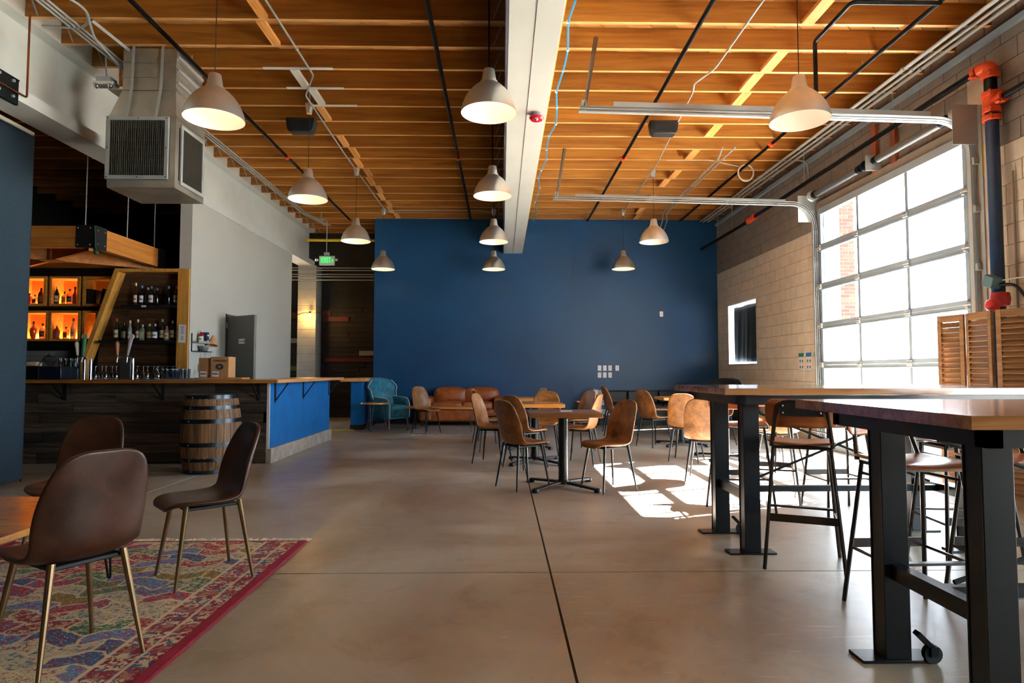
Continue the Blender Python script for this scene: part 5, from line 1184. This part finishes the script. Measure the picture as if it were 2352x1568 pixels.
# valve trim low on the riser
vt = thing('riser_valve', 'red valve with grey gauge box low on the riser above the louvred screen', 'valve', (4.78, 5.93, 1.8))
MB().lathe([(.04, -.07), (.075, -.06), (.085, 0), (.075, .06), (.04, .07)], 16, (4.80, 5.93, 1.86)).build('valve_body', flat('valve_red', 'a01c24', .4), vt)
MB().sphere((4.70, 5.90, 1.80), .065, 14).build('red_cap', flat('cap_red', 'c22a30', .35), vt)
MB().box(4.70, 4.80, 5.90, 6.02, 1.98, 2.09).xf(MX.Translation((4.75, 5.96, 2.03)) @ MX.Rotation(R(25), 4, 'X') @ MX.Translation((-4.75, -5.96, -2.03))).build('switch_box', flat('box_teal_grey', '4a6a72', .5), vt, bev=.006)
MB().tube(round_path([(4.78, 5.90, 2.0), (4.80, 5.74, 1.98), (4.82, 5.62, 1.80), (4.82, 5.60, 1.70)], .1), .014, 8).build('flexible_conduit', M_steelblk, vt)
MB().tube([(4.80, 5.9, 2.04), (4.86, 5.2, 2.04)], .007, 6).build('thin_pipe', M_galv, vt)
run('conduit', 'thin vertical conduit on the block wall just right of the riser', 'conduit', [(4.93, 5.88, 1.4), (4.93, 5.88, 3.1)], .010, flat('conduit_taupe', '7a6a62', .5), 8)
# duct and supply grille box
hv = thing('supply_duct', 'galvanised supply duct with grilled diffuser box hanging beside the bar', 'duct', (-3.85, 6.95, 3.11))
MB().box(-4.07, -3.50, 6.66, 7.24, 4.18, 4.64).build('riser_duct', M_galvd, hv, bev=.002)
for z in (4.32, 4.48): MB().box(-4.075, -3.495, 6.652, 7.245, z, z + .014).build('duct_seam', M_galvd, hv)
for z in (4.26, 4.40, 4.54): MB().box(-3.50, -3.482, 6.67, 7.23, z, z + .03).build('stiffener', M_galv, hv)
b0 = [(-4.07, 6.66), (-3.50, 6.66), (-3.50, 7.24), (-4.07, 7.24)]; b1 = [(-4.20, 6.65), (-3.485, 6.65), (-3.485, 7.30), (-4.20, 7.30)]
MB()._add([(x, y, 4.18) for x, y in b0] + [(x, y, 3.885) for x, y in b1], [(0, 1, 5, 4), (1, 2, 6, 5), (2, 3, 7, 6), (3, 0, 4, 7)]).build('transition', M_galvd, hv, smooth=False)
MB().box(-4.21, -3.475, 6.64, 7.31, 4.175, 4.19).box(-4.215, -3.47, 6.635, 7.315, 3.875, 3.89).build('flange', M_galvd, hv)
M_blade = flat('grille_blade_steel', '6e6a60', .45, .5)
hb = MB()
hb.box(-4.20, -4.185, 6.65, 7.285, 3.12, 3.885).box(-4.20, -3.485, 7.285, 7.30, 3.12, 3.885)
hb.box(-4.185, -3.545, 6.65, 6.70, 3.84, 3.885).box(-4.185, -3.545, 6.65, 6.70, 3.12, 3.21).box(-3.53, -3.485, 6.72, 7.24, 3.80, 3.885).box(-3.53, -3.485, 6.72, 7.24, 3.12, 3.22).box(-3.545, -3.485, 6.65, 6.72, 3.12, 3.885).box(-3.53, -3.485, 7.24, 7.285, 3.12, 3.885)
hb.build('box_casing', M_galvd, hv, smooth=False)
MB()._add([(-4.20, 6.65, 3.12), (-3.485, 6.65, 3.12), (-3.485, 7.30, 3.12), (-4.20, 7.30, 3.12), (-3.84, 6.98, 3.135)], [(0, 4, 1), (1, 4, 2), (2, 4, 3), (3, 4, 0)]).build('bottom_pan', M_galvd, hv, smooth=False)
fr_ = MB().box(-4.21, -3.55, 6.62, 6.65, 3.84, 3.88).box(-4.21, -3.55, 6.62, 6.65, 3.205, 3.245).box(-4.21, -4.17, 6.62, 6.65, 3.245, 3.84).box(-3.59, -3.55, 6.62, 6.65, 3.245, 3.84)
fr_.build('front_grille_frame', M_galv, hv, bev=.003)
MB().box(-3.485, -3.465, 6.74, 7.26, 3.80, 3.84).box(-3.485, -3.465, 6.74, 7.26, 3.18, 3.22).box(-3.485, -3.465, 6.74, 6.78, 3.22, 3.80).box(-3.485, -3.465, 7.22, 7.26, 3.22, 3.80).build('side_grille_frame', M_galv, hv, bev=.003)
MB().box(-4.14, -3.60, 6.90, 6.91, 3.2, 3.86).box(-3.62, -3.61, 6.72, 7.24, 3.2, 3.82).build('dark_interior', M_black, hv, smooth=False)
for i in range(26): MB().box(-4.165 + i * .0222, -4.1615 + i * .0222, 6.625, 6.645, 3.245, 3.84).build('grille_blade', M_blade, hv, smooth=False)
for i in range(18): MB().box(-3.483, -3.467, 6.79 + i * .024, 6.793 + i * .024, 3.22, 3.80).build('grille_blade', M_blade, hv, smooth=False)
for i in range(6): MB().box(-4.165, -3.595, 6.648, 6.651, 3.28 + i * .07, 3.283 + i * .07).build('grille_wire', M_blade, hv, smooth=False)
for x in (-3.95, -3.64): 
    MB().bar((x, 6.64, 4.66), (x, 6.62, 4.19), .028, .003, upv=(0, 1, 0)).bar((x, 6.62, 4.19), (x - .05, 6.615, 3.86), .028, .003, upv=(0, 1, 0)).build('hanging_strap', M_galv, hv)
for x, z in ((-4.19, 3.86), (-3.87, 3.86), (-3.57, 3.86), (-4.19, 3.225), (-3.87, 3.225), (-3.57, 3.225), (-4.19, 3.54), (-3.57, 3.54)): MB().sphere((x, 6.618, z), .006, 8).build('screw', M_steelblk, hv)
# emergency light
em = thing('emergency_light', 'twin-head emergency light on a rod in front of the white flanged beam', 'light', (-4.32, 6.8, 4.25))
MB().tube([(-4.35, 6.80, 4.62), (-4.33, 6.80, 4.37)], .009, 8).build('rod', M_galv, em); MB().box(-4.41, -4.25, 6.74, 6.86, 4.31, 4.37).build('junction_box', M_galv, em, bev=.004)
MB().box(-4.43, -4.21, 6.72, 6.84, 4.275, 4.312).build('housing', M_white, em, bev=.008)
for x in (-4.40, -4.25): MB().sphere((x, 6.74, 4.262), .03, 12).build('lamp_head', M_chrome, em)
# exit sign
ex = thing('exit_sign', 'green lettered exit sign hanging from conduit over the hallway', 'sign', (-3.91, 14.0, 3.53))
MB().box(-4.08, -3.74, 13.985, 14.03, 3.54, 3.75).build('housing', flat('sign_housing', 'c8d4cc', .5), ex, bev=.006)
text('EXIT', .165, emit('exit_green', '18d848', .9), ex, (-3.93, 13.98, 3.645), FRONT, ext=.003, w=.66)
text('›', .14, emit('exit_green', '18d848', .9), ex, (-3.785, 13.98, 3.650), FRONT, name='chevron', ext=.003)
MB().box(-3.98, -3.86, 13.99, 14.03, 3.765, 3.83).build('canopy_box', M_alurail, ex, bev=.004)
for x in (-4.13, -3.69): MB().sphere((x, 13.98, 3.66), .04, 12).build('lamp_head', M_chrome, ex)
MB().tube(round_path([(-4.05, 14.0, 4.58), (-3.92, 14.0, 4.56), (-3.92, 14.0, 3.83)], .1), .010, 8).tube([(-4.05, 14.0, 4.56), (-4.05, 14.0, 4.885)], .010, 8).build('stem', M_galv, ex)
# speakers on the joists
for (x, y, lab) in ((-2.77, 8.5, 'black ceiling speaker above the left pendant row'), (2.26, 8.5, 'black ceiling speaker above the door track')):
    t = thing('speaker', lab, 'speaker', (x, y, 4.45), group='black ceiling speakers')
    MB().prism([(x - .20, 4.65), (x - .18, 4.50), (x - .15, 4.46), (x + .15, 4.46), (x + .18, 4.50), (x + .20, 4.65)], y, y + .16, 'Y').build('cabinet', flat('speaker_black', '17191a', .6), t, bev=.01)
    MB().box(x - .14, x + .14, y - .006, y, 4.49, 4.62).build('grille', flat('grille_black', '0e0f10', .8), t)
al = thing('fire_alarm', 'red round fire alarm strobe under the white centre beam', 'alarm', (.365, 6.45, 3.8))
MB().lathe([(.045, 3.83), (.045, 3.866)], 14, (.365, 6.45, 0)).build('base', M_alurail, al); MB().lathe([(.02, 3.785), (.06, 3.795), (.078, 3.82), (.07, 3.832)], 20, (.365, 6.45, 0)).build('alarm_body', flat('alarm_red', 'c8142c', .35), al); MB().sphere((.36, 6.40, 3.79), .022, 10).build('lens', M_chrome, al)
# black steel bracket + copper pipe at the left edge
bk_ = thing('steel_bracket', 'black steel beam bracket bolted to the flanged beam at the top left corner', 'bracket', (-4.66, 5.6, 3.72))
MB().box(-4.69, -4.655, 5.0, 6.0, 3.72, 3.97).box(-4.80, -4.655, 5.0, 6.01, 3.96, 3.975).build('plate', M_steelblk, bk_, bev=.004)
for y in (5.75, 5.92):
    for z in (3.78, 3.93): MB().tube([(-4.655, y, z), (-4.635, y, z)], .014, 6).build('bolt', M_galv, bk_)
run('copper_pipe', 'thin copper pipe dropping in front of the steel bracket', 'pipe', [(-4.63, 6.07, 4.66), (-4.63, 6.07, 3.83), (-4.63, 4.6, 3.83)], .010, M_copper, 8, .03)
# gas pipe and hallway lines
run('gas_pipe', 'bright yellow gas pipe crossing high above the hallway', 'pipe', [(-4.68, 15.0, 4.315), (-2.76, 15.0, 4.315)], .034, M_yellow, 12)
for i, z in enumerate((3.72, 3.66, 3.56, 3.50, 3.42)):
    run('conduit', ['top', 'second', 'middle', 'fourth', 'lowest'][i] + ' steel conduit crossing the hallway wall', 'conduit', [(-6.0, 15.48 if 0 else 15.45, z), (-2.92, 15.45, z)], .013, M_galv, 6, group='hallway conduits')
sc_ = thing('wall_sconce', 'caged amber lamp with curved arms on the white block pilaster', 'lamp', (-4.71, 15.45, 2.5))
MB().tube([(-5.10, 15.45, 2.52), (-4.90, 15.44, 2.60), (-4.70, 15.44, 2.62), (-4.50, 15.44, 2.60), (-4.30, 15.45, 2.54)], .008, 6).build('arm', M_steelblk, sc_)
MB().lathe([(.03, 2.60), (.03, 2.64)], 12, (-4.71, 15.44, 0)).build('cap', M_steelblk, sc_); MB().sphere((-4.71, 15.44, 2.545), .035, 12, 1.4).build('bulb', emit('amber_bulb', 'ffb040', 30), sc_)
for k in range(6): a = k * pi / 3; MB().tube([(-4.71 + .03 * cos(a), 15.44 + .03 * sin(a), 2.61), (-4.71 + .05 * cos(a), 15.44 + .05 * sin(a), 2.54), (-4.71 + .02 * cos(a), 15.44 + .02 * sin(a), 2.46)], .003, 5).build('cage_wire', M_steelblk, sc_)
l = bpy.data.lights.new('sconce_light', 'POINT'); l.energy = 8; l.color = (1, .55, .16); l.shadow_soft_size = .04; lo = bpy.data.objects.new('sconce_light', l); COL.objects.link(lo); lo.parent = sc_; lo.location = (0, -.10, .03)
# plates on the blue wall
n_ = 0
for (x, z) in ((2.23, 1.244), (2.348, 1.244), (2.469, 1.244), (2.634, 1.244), (2.23, 1.086), (2.348, 1.086), (2.469, 1.086), (3.657, 2.479)):
    t = thing('switch_plate', ['upper left', 'upper second', 'upper third', 'upper detached', 'lower left', 'lower middle', 'lower right', 'lone high'][n_] + ' white switch plate on the blue wall', 'switch', (x, DB, z), group='white switch plates on the blue wall')
    MB().box(x - .04, x + .04, DB - .010, DB - .0005, z - .06, z + .06).build('cover', flat('switch_white', 'e4e4e8', .4), t, bev=.003); MB().box(x - .016, x + .016, DB - .014, DB - .010, z - .033, z + .033).build('rocker', flat('rocker_white', 'd4d6dc', .4), t, bev=.002); n_ += 1
# posters on the block wall
RW = MX(((0, 0, -1), (-1, 0, 0), (0, 1, 0)))
for i, (y, c, w_) in enumerate(((10.27, '1c7a70', 'teal'), (10.02, '1c6ab0', 'blue'), (9.76, '4a4456', 'plum'))):
    t = thing('poster', 'narrow notice with ' + w_ + ' header on the block wall beside the far door track', 'poster', (4.94, y, 1.17), group='three narrow notices on the block wall')
    MB().box(XR - .006, XR - .001, y - .09, y + .09, 1.17, 1.47).build('sheet', flat('poster_paper', 'cfd2d0', .6), t); MB().box(XR - .008, XR - .006, y - .09, y + .09, 1.405, 1.468).build('header_band', flat('poster_' + w_, c, .6), t); MB().box(XR - .008, XR - .006, y - .09, y + .09, 1.17, 1.178).build('footer_band', flat('poster_' + w_, c), t)
    for a in (0, 1):
        for b in (0, 1): MB().lathe([(.001, 0), (.022, 0), (.022, .002), (.001, .002)], 12, (XR - .008, y - .04 + a * .08, 1.24 + b * .10), 'X').build('pictogram', flat('picto_grey', '55586a', .6), t); MB().box(XR - .008, XR - .006, y - .065 + a * .08, y - .02 + a * .08, 1.205 + b * .10, 1.211 + b * .1).build('printed_line', flat('picto_grey', '55586a'), t)
